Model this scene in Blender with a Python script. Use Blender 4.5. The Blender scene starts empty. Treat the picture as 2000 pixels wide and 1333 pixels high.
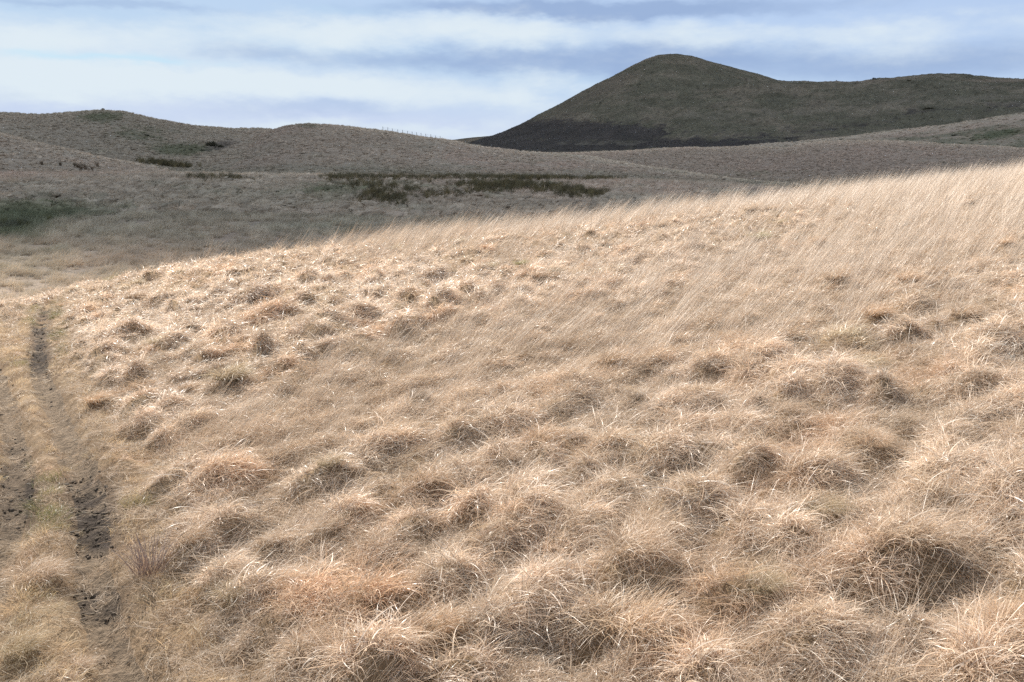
import bpy, math, random
import numpy as np
from mathutils import Vector

S = bpy.context.scene
C = S.collection
rng = np.random.default_rng(7)
R = math.radians

# ------------------------------------------------------------------ camera
F_PX, CX, CY, HORIZON = 1732.0, 1000.0, 666.5, 380.0      # lens in pixels of the 2000 px photograph
EYE = 2.45
PITCH = math.atan((CY - HORIZON) / F_PX)
cd = bpy.data.cameras.new('camera')
cam = bpy.data.objects.new('camera', cd)
C.objects.link(cam)
cam.location = (0, 0, EYE)
cam.rotation_euler = (R(90) - PITCH, 0, 0)
cd.sensor_width = 36.0
cd.lens = 36.0 * F_PX / 2000.0
cd.clip_start = 0.05
cd.clip_end = 20000
S.camera = cam

# ------------------------------------------------------------------ light
SUN_EL, SUN_AZ = R(46), R(-34)          # azimuth from the view direction (+Y), negative = to the left
sun_dir = Vector((math.sin(SUN_AZ) * math.cos(SUN_EL), math.cos(SUN_AZ) * math.cos(SUN_EL), math.sin(SUN_EL)))
sl = bpy.data.lights.new('sun', 'SUN')
sl.energy = 5.0
sl.angle = R(0.53)
sl.color = (1.0, 0.95, 0.87)
sun = bpy.data.objects.new('sun', sl)
C.objects.link(sun)
sun.rotation_euler = sun_dir.to_track_quat('Z', 'Y').to_euler()

S.view_settings.view_transform = 'Standard'
S.view_settings.look = 'None'
EXPOSURE = 0.90
S.view_settings.exposure = EXPOSURE
S.view_settings.gamma = 1.0
S.view_settings.use_curve_mapping = False
S.render.engine = 'CYCLES'
cy = S.cycles
cy.max_bounces = 9
cy.diffuse_bounces = 6
cy.glossy_bounces = 2
cy.transmission_bounces = 6
cy.transparent_max_bounces = 8
cy.use_denoising = False
cy.sample_clamp_indirect = 4.0


class NT:
    """small helper for node trees"""
    def __init__(self, tree):
        self.t = tree
        tree.nodes.clear()

    def n(self, typ, **kw):
        nd = self.t.nodes.new(typ)
        for k, v in kw.items():
            setattr(nd, k, v)
        return nd

    def l(self, a, b):
        self.t.links.new(a, b)

    def val(self, sock, v):
        if hasattr(v, 'is_linked') or hasattr(v, 'links'):
            self.l(v, sock)
        else:
            sock.default_value = v

    def math(self, op, a, b=None, c=None, clamp=False):
        nd = self.n('ShaderNodeMath', operation=op, use_clamp=clamp)
        self.val(nd.inputs[0], a)
        if b is not None:
            self.val(nd.inputs[1], b)
        if c is not None:
            self.val(nd.inputs[2], c)
        return nd.outputs[0]

    def mix(self, f, a, b, blend='MIX'):
        nd = self.n('ShaderNodeMix', data_type='RGBA', blend_type=blend)
        self.val(nd.inputs[0], f)
        for i, v in ((6, a), (7, b)):
            if isinstance(v, tuple):
                v = (v[0], v[1], v[2], 1.0)
            self.val(nd.inputs[i], v)
        return nd.outputs[2]

    def ramp(self, f, a, b, smooth=True):
        nd = self.n('ShaderNodeMapRange', interpolation_type='SMOOTHSTEP' if smooth else 'LINEAR')
        self.val(nd.inputs[0], f)
        self.val(nd.inputs[1], a)
        self.val(nd.inputs[2], b)
        return nd.outputs[0]

    def noise(self, vec, scale, detail=4, rough=0.5):
        nd = self.n('ShaderNodeTexNoise')
        nd.inputs['Scale'].default_value = scale
        nd.inputs['Detail'].default_value = detail
        nd.inputs['Roughness'].default_value = rough
        if vec is not None:
            self.l(vec, nd.inputs['Vector'])
        return nd


# ---- sky: Nishita behind broken layered cloud
W = bpy.data.worlds.new('World')
S.world = W
W.use_nodes = True
k = NT(W.node_tree)
out = k.n('ShaderNodeOutputWorld')
bg = k.n('ShaderNodeBackground')
SKY = 0.10
W.cycles.sampling_method = 'NONE'      # an even sky: sampled by the surfaces themselves
bg.inputs['Strength'].default_value = SKY
k.l(bg.outputs[0], out.inputs[0])
sky = k.n('ShaderNodeTexSky', sky_type='NISHITA')
sky.sun_disc = False
sky.sun_elevation = SUN_EL
sky.sun_rotation = SUN_AZ
sky.altitude = 300
sky.air_density = 1.0
sky.dust_density = 0.2
sky.ozone_density = 1.0
tc = k.n('ShaderNodeTexCoord')
sx = k.n('ShaderNodeSeparateXYZ')
k.l(tc.outputs['Generated'], sx.inputs[0])
X, Y, Z = sx.outputs
az = k.math('ARCTAN2', X, Y)
el = k.math('ARCSINE', Z)
# warp for ragged cloud edges
zz = k.math('ADD', k.math('MAXIMUM', Z, 0.0), 0.10)
cv = k.n('ShaderNodeCombineXYZ')
k.l(k.math('DIVIDE', X, zz), cv.inputs[0])
k.l(k.math('DIVIDE', Y, zz), cv.inputs[1])
plane = cv.outputs[0]
cv2 = k.n('ShaderNodeCombineXYZ')
k.l(az, cv2.inputs[0])
k.l(k.math('MULTIPLY', el, 2.6), cv2.inputs[1])
ae = cv2.outputs[0]
w1 = k.noise(ae, 5.0, 5, 0.55)
w2 = k.noise(ae, 20.0, 5, 0.6)
sw = k.n('ShaderNodeSeparateColor')
k.l(w1.outputs['Color'], sw.inputs[0])
sw2 = k.n('ShaderNodeSeparateColor')
k.l(w2.outputs['Color'], sw2.inputs[0])
azw = k.math('ADD', az, k.math('ADD', k.math('MULTIPLY_ADD', sw.outputs[0], 0.24, -0.12), k.math('MULTIPLY_ADD', sw2.outputs[0], 0.06, -0.03)))
elw = k.math('ADD', el, k.math('ADD', k.math('MULTIPLY_ADD', sw.outputs[1], 0.036, -0.018), k.math('MULTIPLY_ADD', sw2.outputs[1], 0.022, -0.011)))


def px_angles(u, v):
    a, b = (u - CX) / F_PX, (CY - v) / F_PX
    x, y, z = a, math.cos(PITCH) + math.sin(PITCH) * b, -math.sin(PITCH) + math.cos(PITCH) * b
    return math.atan2(x, y), math.atan2(z, math.hypot(x, y))


def cloud_sum(lst):
    tot = None
    for u, v, ru, rv, amp in lst:
        a0, e0 = px_angles(u, v)
        da = k.math('MULTIPLY', k.math('SUBTRACT', azw, a0), F_PX / ru)
        de = k.math('MULTIPLY', k.math('SUBTRACT', elw, e0), F_PX / rv)
        q = k.math('ADD', k.math('MULTIPLY', da, da), k.math('MULTIPLY', de, de))
        g = k.math('MULTIPLY', k.math('EXPONENT', k.math('MULTIPLY', q, -1.0)), amp)
        tot = g if tot is None else k.math('ADD', tot, g)
    return tot


bright = cloud_sum([(120, 75, 330, 36, 0.85), (700, 58, 300, 32, 0.9), (1000, 62, 140, 30, .5), (60, 165, 260, 36, 0.85), (380, 162, 300, 28, 0.8),
                    (650, 175, 260, 32, 0.6), (900, 195, 170, 30, 0.45), (1330, 62, 260, 22, 0.5), (1720, 60, 330, 26, 0.62),
                    (1050, 185, 110, 60, 0.55), (820, 262, 190, 18, 0.8), (350, 245, 160, 14, 0.55), (100, 205, 150, 12, .4), (620, 242, 90, 10, .5),
                    (1450, 110, 200, 22, .25), (1880, 110, 200, 30, .3)])
dark = cloud_sum([(1250, 110, 260, 38, 0.8), (1700, 120, 330, 34, 0.55), (1000, 20, 300, 18, .7), (480, 98, 130, 22, .5), (850, 120, 240, 22, 0.6), (40, 190, 130, 14, .45),
                  (1350, 15, 330, 16, .7), (620, 215, 200, 16, .4), (200, 8, 300, 10, .5), (1950, 130, 200, 30, .4)])
nz = k.noise(plane, 0.55, 6, 0.55)
nz2 = k.noise(ae, 9.0, 5, 0.55)
# above the frame plane noise carries on the cloud, whiter to add fill light
nbase = k.ramp(nz.outputs[0], 0.34, 0.60)
fade = k.ramp(el, 0.20, 0.36)
bsum = k.math('ADD', bright, k.math('MULTIPLY_ADD', nz2.outputs[0], 1.2, -0.60))
bsum = k.math('ADD', bsum, k.math('MULTIPLY', k.math('MULTIPLY', nbase, 0.85), fade))
nz3 = k.noise(ae, 34.0, 6, 0.6)
bsum = k.math('ADD', bsum, k.math('MULTIPLY_ADD', nz3.outputs[0], 0.42, -0.21))
fb = k.ramp(bsum, 0.08, 1.1)
hole = cloud_sum([(200, 118, 120, 9, 0.8), (330, 124, 60, 7, .5), (700, 20, 80, 9, .2)])
K = 1.0 / SKY / 2 ** EXPOSURE
grey = (0.46 * K, 0.575 * K, 0.80 * K)
white = (0.745 * K, 0.84 * K, 0.91 * K)
slate = (0.335 * K, 0.46 * K, 0.70 * K)
cyan = (0.57 * K, 0.80 * K, 0.95 * K)
blue = k.mix(1.0, sky.outputs[0], (1.3 * K, 1.3 * K, 1.3 * K), 'DARKEN')      # thin cloud hides the glare round the sun
veil = k.mix(0.84, blue, grey)
c1 = k.mix(k.ramp(k.math('ADD', dark, k.math('MULTIPLY_ADD', nz2.outputs[0], 0.4, -0.2)), 0.05, 0.9), veil, slate)
c2 = k.mix(fb, c1, white)
c3 = k.mix(k.math('MULTIPLY', hole, 0.8, clamp=True), c2, cyan)
k.l(c3, bg.inputs['Color'])


# ------------------------------------------------------------------ numpy helpers
PERM = np.random.default_rng(3).permutation(512)
GR = np.random.default_rng(4).random(512) * 2 * np.pi
GX, GY = np.cos(GR), np.sin(GR)


def perlin(x, y):
    xi, yi = np.floor(x).astype(np.int64), np.floor(y).astype(np.int64)
    xf, yf = x - xi, y - yi
    def g(ix, iy, dx, dy):
        h = PERM[(PERM[ix & 511] + iy) & 511]
        return GX[h] * dx + GY[h] * dy
    u = xf * xf * xf * (xf * (xf * 6 - 15) + 10)
    v = yf * yf * yf * (yf * (yf * 6 - 15) + 10)
    a = g(xi, yi, xf, yf) * (1 - u) + g(xi + 1, yi, xf - 1, yf) * u
    b = g(xi, yi + 1, xf, yf - 1) * (1 - u) + g(xi + 1, yi + 1, xf - 1, yf - 1) * u
    return (a * (1 - v) + b * v) * 1.5


def fbm(x, y, sc, octv=4, gain=0.5, off=0.0):
    x, y = x * sc + 71.3 + off, y * sc + 33.7 - off * 1.7
    a, s, t = 1.0, 0.0, 0.0
    for _ in range(octv):
        s = s + a * perlin(x, y)
        t += a
        x, y, a = x * 2.03 + 5.1, y * 2.03 - 3.7, a * gain
    return s / t


def sstep(x, a, b):
    t = np.clip((x - a) / (b - a), 0, 1)
    return t * t * (3 - 2 * t)


def lerp(a, b, t):
    return np.asarray(a) * (1 - t[..., None]) + np.asarray(b) * t[..., None]


def project(x, y, z):
    """world point -> photograph pixel"""
    dz = z - EYE
    fw = y * math.cos(PITCH) - dz * math.sin(PITCH)
    up = y * math.sin(PITCH) + dz * math.cos(PITCH)
    fw = np.where(fw > 0.05, fw, 0.05)
    return CX + F_PX * x / fw, CY - F_PX * up / fw


def ray(u, v):
    """photograph pixel -> azimuth, tangent of elevation"""
    u, v = np.asarray(u, float), np.asarray(v, float)
    a, b = (u - CX) / F_PX, (CY - v) / F_PX
    x, y, z = a, math.cos(PITCH) + math.sin(PITCH) * b, -math.sin(PITCH) + math.cos(PITCH) * b
    return np.arctan2(x, y), z / np.hypot(x, y)


AZ = np.linspace(-R(62), R(62), 2481)


def smooth(a, n):
    if n < 2:
        return a
    kx = np.hanning(n + 2)[1:-1]
    kx /= kx.sum()
    p = np.pad(a, n, mode='edge')
    return np.convolve(p, kx, mode='same')[n:-n]


def curve(pts, sm=24):
    """(u, v) polyline on the photograph -> tangent of elevation sampled over AZ"""
    p = np.array(pts, float)
    a, e = ray(p[:, 0], p[:, 1])
    return smooth(np.interp(AZ, a, e), sm)


def along(pts, sm=60):
    p = np.array(pts, float)
    a, _ = ray(p[:, 0], np.full(len(p), 380.0))
    return smooth(np.interp(AZ, a, p[:, 1]), sm)


# ------------------------------------------------------------------ near hillside
T_NEAR = curve([(-600, 700), (-200, 632), (0, 607), (90, 596), (150, 577), (200, 563), (300, 545), (400, 528), (500, 514), (600, 503), (700, 492),
                (800, 482), (900, 473), (1000, 467), (1100, 457), (1200, 445), (1300, 430), (1400, 419), (1500, 410), (1600, 401), (1700, 391),
                (1800, 381), (1900, 371), (2000, 361), (2200, 344), (2600, 314)], 90)
RC_NEAR = along([(-600, 24), (0, 26), (500, 24), (1000, 24), (1500, 27), (2000, 30), (2600, 32)])


def near_params(az_):
    return np.interp(az_, AZ, T_NEAR), np.interp(az_, AZ, RC_NEAR)


def near_base(x, y):
    r = np.maximum(np.hypot(x, y), 0.02)
    a = np.arctan2(x, y)
    t, rc = near_params(np.clip(a, AZ[0], AZ[-1]))
    z = t * r + 2 * EYE * r / rc - EYE * r * r / rc ** 2
    return z


def near_hit(u, v):
    a, e = ray(u, v)
    t, rc = near_params(a)
    b = t + 2 * EYE / rc - e
    A = EYE / rc ** 2
    d = np.maximum(b * b - 4 * A * EYE, 0)
    r = (b - np.sqrt(d)) / (2 * A)
    return r * np.sin(a), r * np.cos(a)


# raster of small relief: tussock mounds, hollows, wheel ruts
RX0, RX1, RY0, RY1, RS = -26.0, 30.0, -4.0, 44.0, 0.04
NX, NY = int((RX1 - RX0) / RS), int((RY1 - RY0) / RS)
relief = np.zeros((NY, NX), np.float32)
gx, gy = np.meshgrid(RX0 + (np.arange(NX) + .5) * RS, RY0 + (np.arange(NY) + .5) * RS)


def stamp(cx, cy, rad, hgt, ex=1.0, ang=0.0, pw=2.6):
    m = rad * max(ex, 1) * 2.2
    i0, i1 = int((cx - m - RX0) / RS), int((cx + m - RX0) / RS) + 1
    j0, j1 = int((cy - m - RY0) / RS), int((cy + m - RY0) / RS) + 1
    i0, j0, i1, j1 = max(i0, 0), max(j0, 0), min(i1, NX), min(j1, NY)
    if i0 >= i1 or j0 >= j1:
        return
    dx, dy = gx[j0:j1, i0:i1] - cx, gy[j0:j1, i0:i1] - cy
    c, s = math.cos(ang), math.sin(ang)
    p, q = (dx * c + dy * s) / ex, -dx * s + dy * c
    d = np.sqrt(p * p + q * q) / rad
    g = hgt * np.exp(-d ** pw)
    if hgt > 0:
        relief[j0:j1, i0:i1] = np.maximum(relief[j0:j1, i0:i1], g) + 0.25 * np.minimum(relief[j0:j1, i0:i1], g)
    else:
        relief[j0:j1, i0:i1] += g


# wheel ruts (pixels of the photograph -> ground)
rut_px = [[(92, 602), (80, 640), (74, 690), (80, 740), (106, 790), (126, 850), (152, 910), (176, 965), (184, 1030), (178, 1090), (186, 1150), (210, 1230), (240, 1333), (300, 1520)],
          [(-60, 612), (-30, 680), (0, 760), (22, 830), (34, 900), (30, 980), (8, 1060), (-30, 1160), (-90, 1330)]]
ruts = []
for pl in rut_px:
    p = np.array(pl, float)
    x, y = near_hit(p[:, 0], p[:, 1])
    tt = np.linspace(0, len(p) - 1, 260)
    x = smooth(np.interp(tt, np.arange(len(p)), x), 18)
    y = smooth(np.interp(tt, np.arange(len(p)), y), 18)
    ruts.append(np.stack([x, y], 1))
rut_d = np.full((NY, NX), 9.0, np.float32)       # distance to the nearer rut
for rt in ruts:
    for (x, y) in rt:
        m = 1.6
        i0, i1 = max(int((x - m - RX0) / RS), 0), min(int((x + m - RX0) / RS), NX)
        j0, j1 = max(int((y - m - RY0) / RS), 0), min(int((y + m - RY0) / RS), NY)
        if i0 < i1 and j0 < j1:
            sub = rut_d[j0:j1, i0:i1]
            np.minimum(sub, np.hypot(gx[j0:j1, i0:i1] - x, gy[j0:j1, i0:i1] - y), out=sub)


def rast(arr, x, y):
    fx, fy = np.clip((x - RX0) / RS - .5, 0, NX - 1.01), np.clip((y - RY0) / RS - .5, 0, NY - 1.01)
    i, j = fx.astype(int), fy.astype(int)
    fx, fy = fx - i, fy - j
    return (arr[j, i] * (1 - fx) + arr[j, i + 1] * fx) * (1 - fy) + (arr[j + 1, i] * (1 - fx) + arr[j + 1, i + 1] * fx) * fy


# named tussocks: pixel of the foot, width in px, kind, label
TUSS = [
    (1225, 1262, 190, 'straw', 'large round pale straw tussock at the middle of the bottom edge'),
    (1238, 1150, 150, 'brown', 'brown tussock overhanging the dark hollow behind the round tussock at bottom middle'),
    (850, 1265, 110, 'orange', 'bright orange brown tussock near the bottom edge, left of the round pale one'),
    (1755, 1118, 170, 'brown', 'wide brown tussock overhanging the big dark hollow at bottom right'),
    (1980, 1290, 130, 'orange', 'shaggy orange tussock cut by the bottom right corner'),
    (600, 1305, 100, 'brown', 'brown tussock on the bottom edge halfway between the track and the orange tussock'),
    (1480, 1205, 100, 'olive', 'low yellowish green tussock between the two dark hollows at the bottom'),
    (840, 985, 85, 'brown', 'domed brown tussock with a shaded front, below the combed long grass'),
    (1062, 890, 85, 'orange', 'domed orange tussock with a bright left rim near the middle of the field'),
    (985, 925, 60, 'brown', 'small dark brown tussock just below left of the domed orange one'),
    (645, 1060, 60, 'brown', 'brown tussock with a dark right side, right of a curled pale blade'),
    (525, 1085, 60, 'brown', 'brown tussock left of the dark sided one'),
    (369, 1100, 80, 'brown', 'wide dark brown tussock up slope from the purple rush tuft'),
    (318, 1065, 45, 'olive', 'small grey green tussock right beside the worn wheel rut'),
    (456, 1200, 80, 'olive', 'grey olive tussock standing alone right of the purple rush tuft'),
    (549, 1180, 85, 'orange', 'orange tussock between the grey olive one and the bottom middle'),
    (642, 955, 60, 'olive', 'dark olive tussock in the lower edge of the combed grass'),
    (1849, 1000, 65, 'brown', 'round brown tussock with a dark hollow under it at the right'),
    (1608, 1035, 85, 'olive', 'straw and olive tussock with curled pale blades on its left'),
    (1534, 835, 60, 'brown', 'brown tussock in the right of the field below the pale sweep of grass'),
    (1700, 905, 70, 'orange', 'orange tussock low in the long grass towards the right edge'),
    (70, 1150, 100, 'brown', 'brown tussock overhanging the left wheel rut at its near end'),
    (40, 1305, 80, 'olive', 'green based tussock in the bottom left corner'),
    (155, 1318, 55, 'brown', 'small dark tussock on the bottom edge between the ruts'),
    (448, 768, 75, 'olive', 'wide dark olive tussock at the left end of the combed pale grass'),
    (190, 800, 52, 'orange', 'orange brown tussock right beside the track where it narrows'),
    (173, 685, 40, 'brown', 'round brown tussock above the orange brown one beside the track'),
    (310, 692, 42, 'olive', 'olive and orange tussock among brown ones on the left slope'),
    (364, 775, 40, 'brown', 'small brown tussock left of the wide dark olive one'),
    (266, 612, 52, 'brown', 'long dark brown tussock near the top of the left slope'),
    (199, 612, 36, 'orange', 'reddish tussock directly left of the long dark brown one'),
    (142, 632, 32, 'brown', 'brown tussock close to the top end of the track'),
    (125, 605, 20, 'orange', 'tiny rust tussock standing beside the top end of the track'),
    (218, 560, 28, 'green', 'dark green tussock on the left brow of the slope'),
    (268, 568, 28, 'olive', 'olive tussock right behind the brow beside the dark green one'),
    (182, 580, 34, 'orange', 'orange tussock on the brow left of the dark green one'),
    (583, 535, 38, 'brown', 'brown tussock near the brow left of the middle'),
    (572, 563, 34, 'brown', 'brown tussock just below the one near the brow'),
    (652, 570, 32, 'grey', 'grey tussock on the upper slope left of the middle'),
    (493, 600, 30, 'grey', 'dark grey tussock on the upper left slope'),
    (592, 668, 56, 'brown', 'wide combed brown tussock at the top left edge of the pale sweep'),
    (454, 655, 56, 'brown', 'brown tussock halfway up the left slope'),
    (370, 600, 32, 'orange', 'small rust tussock in the upper left slope'),
    (961, 478, 52, 'brown', 'broad dark brown tussock standing highest on the brow in the middle'),
    (895, 487, 34, 'olive', 'olive brown tussock on the brow left of the broad dark one'),
    (769, 501, 34, 'olive', 'olive tussock on the brow under the leaning stems'),
    (730, 532, 44, 'brown', 'dark brown tussock below the brow where the stems begin'),
    (1054, 560, 48, 'brown', 'dark tussock with a shaded foot right of the yellow green patch'),
    (1108, 532, 34, 'brown', 'reddish brown tussock up slope of the dark shaded one'),
    (1108, 507, 34, 'grey', 'grey brown tussock topmost of the three right of the yellow green patch'),
    (1018, 537, 30, 'green', 'yellow green mossy tussock on the upper slope'),
    (823, 557, 22, 'green', 'small yellow green tussock left of the larger mossy one'),
    (952, 538, 40, 'olive', 'olive tussock directly left of the mossy yellow green one'),
    (910, 563, 36, 'grey', 'grey tussock below the olive and mossy ones'),
    (877, 547, 30, 'olive', 'olive brown tussock left of the grey one on the upper slope'),
    (1165, 632, 28, 'orange', 'rust tussock alone at the upper edge of the pale sweep'),
    (1285, 458, 38, 'brown', 'brown tussock on the brow right of the middle'),
    (817, 800, 52, 'grey', 'dark grey tussock half hidden by combed stems'),
    (1198, 732, 66, 'brown', 'brown tussock breaking the pale sweep right of the middle'),
    (1240, 800, 44, 'grey', 'dark tussock below the one breaking the pale sweep'),
    (1464, 426, 34, 'brown', 'dark brown tussock left end of the row near the right brow'),
    (1505, 424, 34, 'brown', 'dark brown tussock right end of the row near the right brow'),
    (1378, 437, 34, 'brown', 'brown tussock left of the row near the right brow'),
    (1480, 484, 40, 'green', 'yellow green tussock below the row near the right brow'),
    (1526, 450, 34, 'olive', 'olive brown tussock just right above the yellow green one'),
    (1596, 486, 32, 'orange', 'reddish tussock alone in the upper right slope'),
    (1631, 570, 56, 'brown', 'combed brown tussock in the middle of the right slope'),
    (1709, 637, 60, 'orange', 'orange and brown tussock below right of the combed brown one'),
    (1772, 572, 52, 'orange', 'tan orange tussock on the right slope beside the long grass'),
    (1963, 492, 34, 'orange', 'rust tussock near the right edge high on the slope'),
    (1880, 640, 60, 'brown', 'brown tussock near the right edge halfway down the slope'),
]
tuss_pos = []
for (u, v, wpx, kd, lb) in TUSS:
    x, y = near_hit(u, v)
    x, y = float(x), float(y)
    dist = math.sqrt(x * x + y * y + EYE ** 2)
    w = wpx * dist / F_PX
    tuss_pos.append((x, y, w))

# scattered small mounds
pts = []
cell = {}
r2 = random.Random(11)
for _ in range(170000):
    x, y = r2.uniform(-24, 28), r2.uniform(0.3, 40)
    if abs(math.atan2(x, y)) > (R(78) if x * x + y * y < 220 else R(46)):
        continue
    d = 0.27
    ci, cj = int(x / d), int(y / d)
    ok = True
    for a in (-1, 0, 1):
        for b in (-1, 0, 1):
            for (px, py) in cell.get((ci + a, cj + b), ()):
                if (px - x) ** 2 + (py - y) ** 2 < d * d:
                    ok = False
    if ok:
        cell.setdefault((ci, cj), []).append((x, y))
        pts.append((x, y))
pts = np.array(pts)
mu, mv = project(pts[:, 0], pts[:, 1], near_base(pts[:, 0], pts[:, 1]))


def sweep(u, v):
    """how much the long combed grass covers a spot (diagonal pale sweep in the middle, and the right slope)"""
    band = np.interp(u, [250, 450, 700, 950, 1200, 1500, 1750, 2000], [900, 880, 800, 720, 660, 590, 500, 440])
    half = np.interp(u, [250, 700, 1200, 2000], [40, 105, 100, 110])
    m = np.exp(-(np.abs(v - band) / half) ** 3)
    brow = 0.75 * sstep(u, 1500, 1750) * np.exp(-((v - 420) / 130.0) ** 2)
    return np.clip(np.maximum(m, brow), 0, 1) * sstep(u, 230, 430)


msw = sweep(mu, mv)
left_slope = np.exp(-((mu - 450) / 450) ** 2 - ((mv - 620) / 130) ** 2)
for i, (x, y) in enumerate(pts):
    h = r2.uniform(0.03, 0.19) * (1 - 0.65 * msw[i]) * (1 + 0.6 * left_slope[i])
    if r2.random() < 0.25:
        h *= 0.4
    stamp(x, y, r2.uniform(0.07, 0.155), h, r2.uniform(1.0, 2.4), r2.uniform(0.1, 1.1))
for (x, y, w) in tuss_pos:
    stamp(x, y, w * 0.46, min(0.22, 0.05 + w * 0.20), 1.25, 0.2, 2.2)
# hollows
HOLL = [(1760, 1200, 72, -0.22), (1275, 1215, 60, -0.28), (1190, 1290, 40, -0.2), (1110, 1300, 50, -0.2), (860, 1300, 50, -0.22), (640, 1110, 30, -0.15),
        (1860, 1040, 35, -0.15), (1640, 1180, 30, -.12), (110, 1165, 30, -.2), (150, 1030, 18, -.15)]
holl = []
for (u, v, wpx, hh) in HOLL:
    x, y = near_hit(u, v)
    x, y = float(x), float(y)
    w = wpx * math.hypot(x, y) / F_PX
    holl.append((x, y, w))
    stamp(x, y, w * 0.9, hh, 1.3, 0.2, 2.0)
relief += (0.05 * fbm(gx, gy, 0.5, 3)).astype(np.float32)
rw = np.exp(-(rut_d / 0.11) ** 4)
relief = (relief * (0.12 + 0.88 * sstep(rut_d, 0.12, 0.55)) * (1 - 0.9 * rw) - 0.07 * rw + 0.03 * rw * fbm(gx, gy, 5.0, 3)).astype(np.float32)
nearside = np.exp(-((rut_d - 0.24) / 0.09) ** 2)
relief += (0.06 * nearside * (0.6 + 0.8 * fbm(gx, gy, 1.3, 2, off=5))).astype(np.float32)
grad_y, grad_x = np.gradient(relief, RS)


def near_z(x, y):
    rr = np.hypot(x, y)
    return near_base(x, y) + rast(relief, x, y) * (1 - sstep(rr, 36, 42))


def mesh_obj(name, verts, faces, mat=None, parent=None, smooth_=False, attrs=None):
    me = bpy.data.meshes.new(name)
    verts = np.ascontiguousarray(verts, dtype=np.float32)
    faces = np.ascontiguousarray(faces, dtype=np.int32)
    n, fn = len(verts), faces.shape[1] if len(faces) else 0
    me.vertices.add(n)
    me.vertices.foreach_set('co', verts.ravel())
    if len(faces):
        me.loops.add(faces.size)
        me.loops.foreach_set('vertex_index', faces.ravel())
        me.polygons.add(len(faces))
        me.polygons.foreach_set('loop_start', np.arange(0, faces.size, fn, dtype=np.int32))
        if smooth_:
            me.polygons.foreach_set('use_smooth', np.ones(len(faces), bool))
    for key, (typ, arr) in (attrs or {}).items():
        at = me.attributes.new(key, typ, 'POINT')
        arr = np.ascontiguousarray(arr)
        if typ == 'FLOAT':
            at.data.foreach_set('value', arr.astype(np.float32).ravel())
        elif typ == 'INT':
            at.data.foreach_set('value', arr.astype(np.int32).ravel())
        elif typ == 'FLOAT_VECTOR':
            at.data.foreach_set('vector', arr.astype(np.float32).ravel())
        else:
            a4 = np.ones((len(arr), 4), np.float32)
            a4[:, :3] = arr
            at.data.foreach_set('color', a4.ravel())
    me.update()
    me.validate()
    if mat:
        me.materials.append(mat)
    o = bpy.data.objects.new(name, me)
    C.objects.link(o)
    if parent:
        o.parent = parent
    return o


def grid_faces(nr, nc):
    i = np.arange(nr * nc).reshape(nr, nc)
    return np.stack([i[:-1, :-1].ravel(), i[:-1, 1:].ravel(), i[1:, 1:].ravel(), i[1:, :-1].ravel()], 1)


def tag(o, label=None, cat=None, group=None, kind=None):
    for a, b in (('label', label), ('category', cat), ('group', group), ('kind', kind)):
        if b:
            o[a] = b
    return o


# ------------------------------------------------------------------ materials
def ground_mat(name, bump_scale, bump_dist, grain=1.0, rough=0.95, bump_scale2=None):
    """colour = vegetation colour stored on the vertices, with fine grain and relief"""
    m = bpy.data.materials.new(name)
    m.use_nodes = True
    k = NT(m.node_tree)
    o = k.n('ShaderNodeOutputMaterial')
    b = k.n('ShaderNodeBsdfPrincipled')
    k.l(b.outputs[0], o.inputs[0])
    b.inputs['Roughness'].default_value = rough
    b.inputs['Specular IOR Level'].default_value = 0.1
    at = k.n('ShaderNodeAttribute', attribute_name='veg')
    g = k.n('ShaderNodeNewGeometry')
    n1 = k.noise(g.outputs['Position'], bump_scale, 6, 0.65)
    n2 = k.noise(g.outputs['Position'], (bump_scale2 or bump_scale * 0.22), 4, 0.6)
    f = k.math('ADD', k.math('MULTIPLY', k.math('SUBTRACT', n1.outputs[0], 0.5), 1.5 * grain), k.math('MULTIPLY', k.math('SUBTRACT', n2.outputs[0], 0.5), 0.9 * grain))
    br = k.math('MAXIMUM', k.math('ADD', f, 1.0), 0.15)
    cc = k.n('ShaderNodeCombineColor')
    for i in range(3):
        k.l(br, cc.inputs[i])
    k.l(k.mix(1.0, at.outputs['Color'], cc.outputs[0], 'MULTIPLY'), b.inputs['Base Color'])
    bp = k.n('ShaderNodeBump')
    bp.inputs['Strength'].default_value = 1.0
    bp.inputs['Distance'].default_value = bump_dist
    k.l(n1.outputs[0], bp.inputs['Height'])
    k.l(bp.outputs[0], b.inputs['Normal'])
    return m


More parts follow.
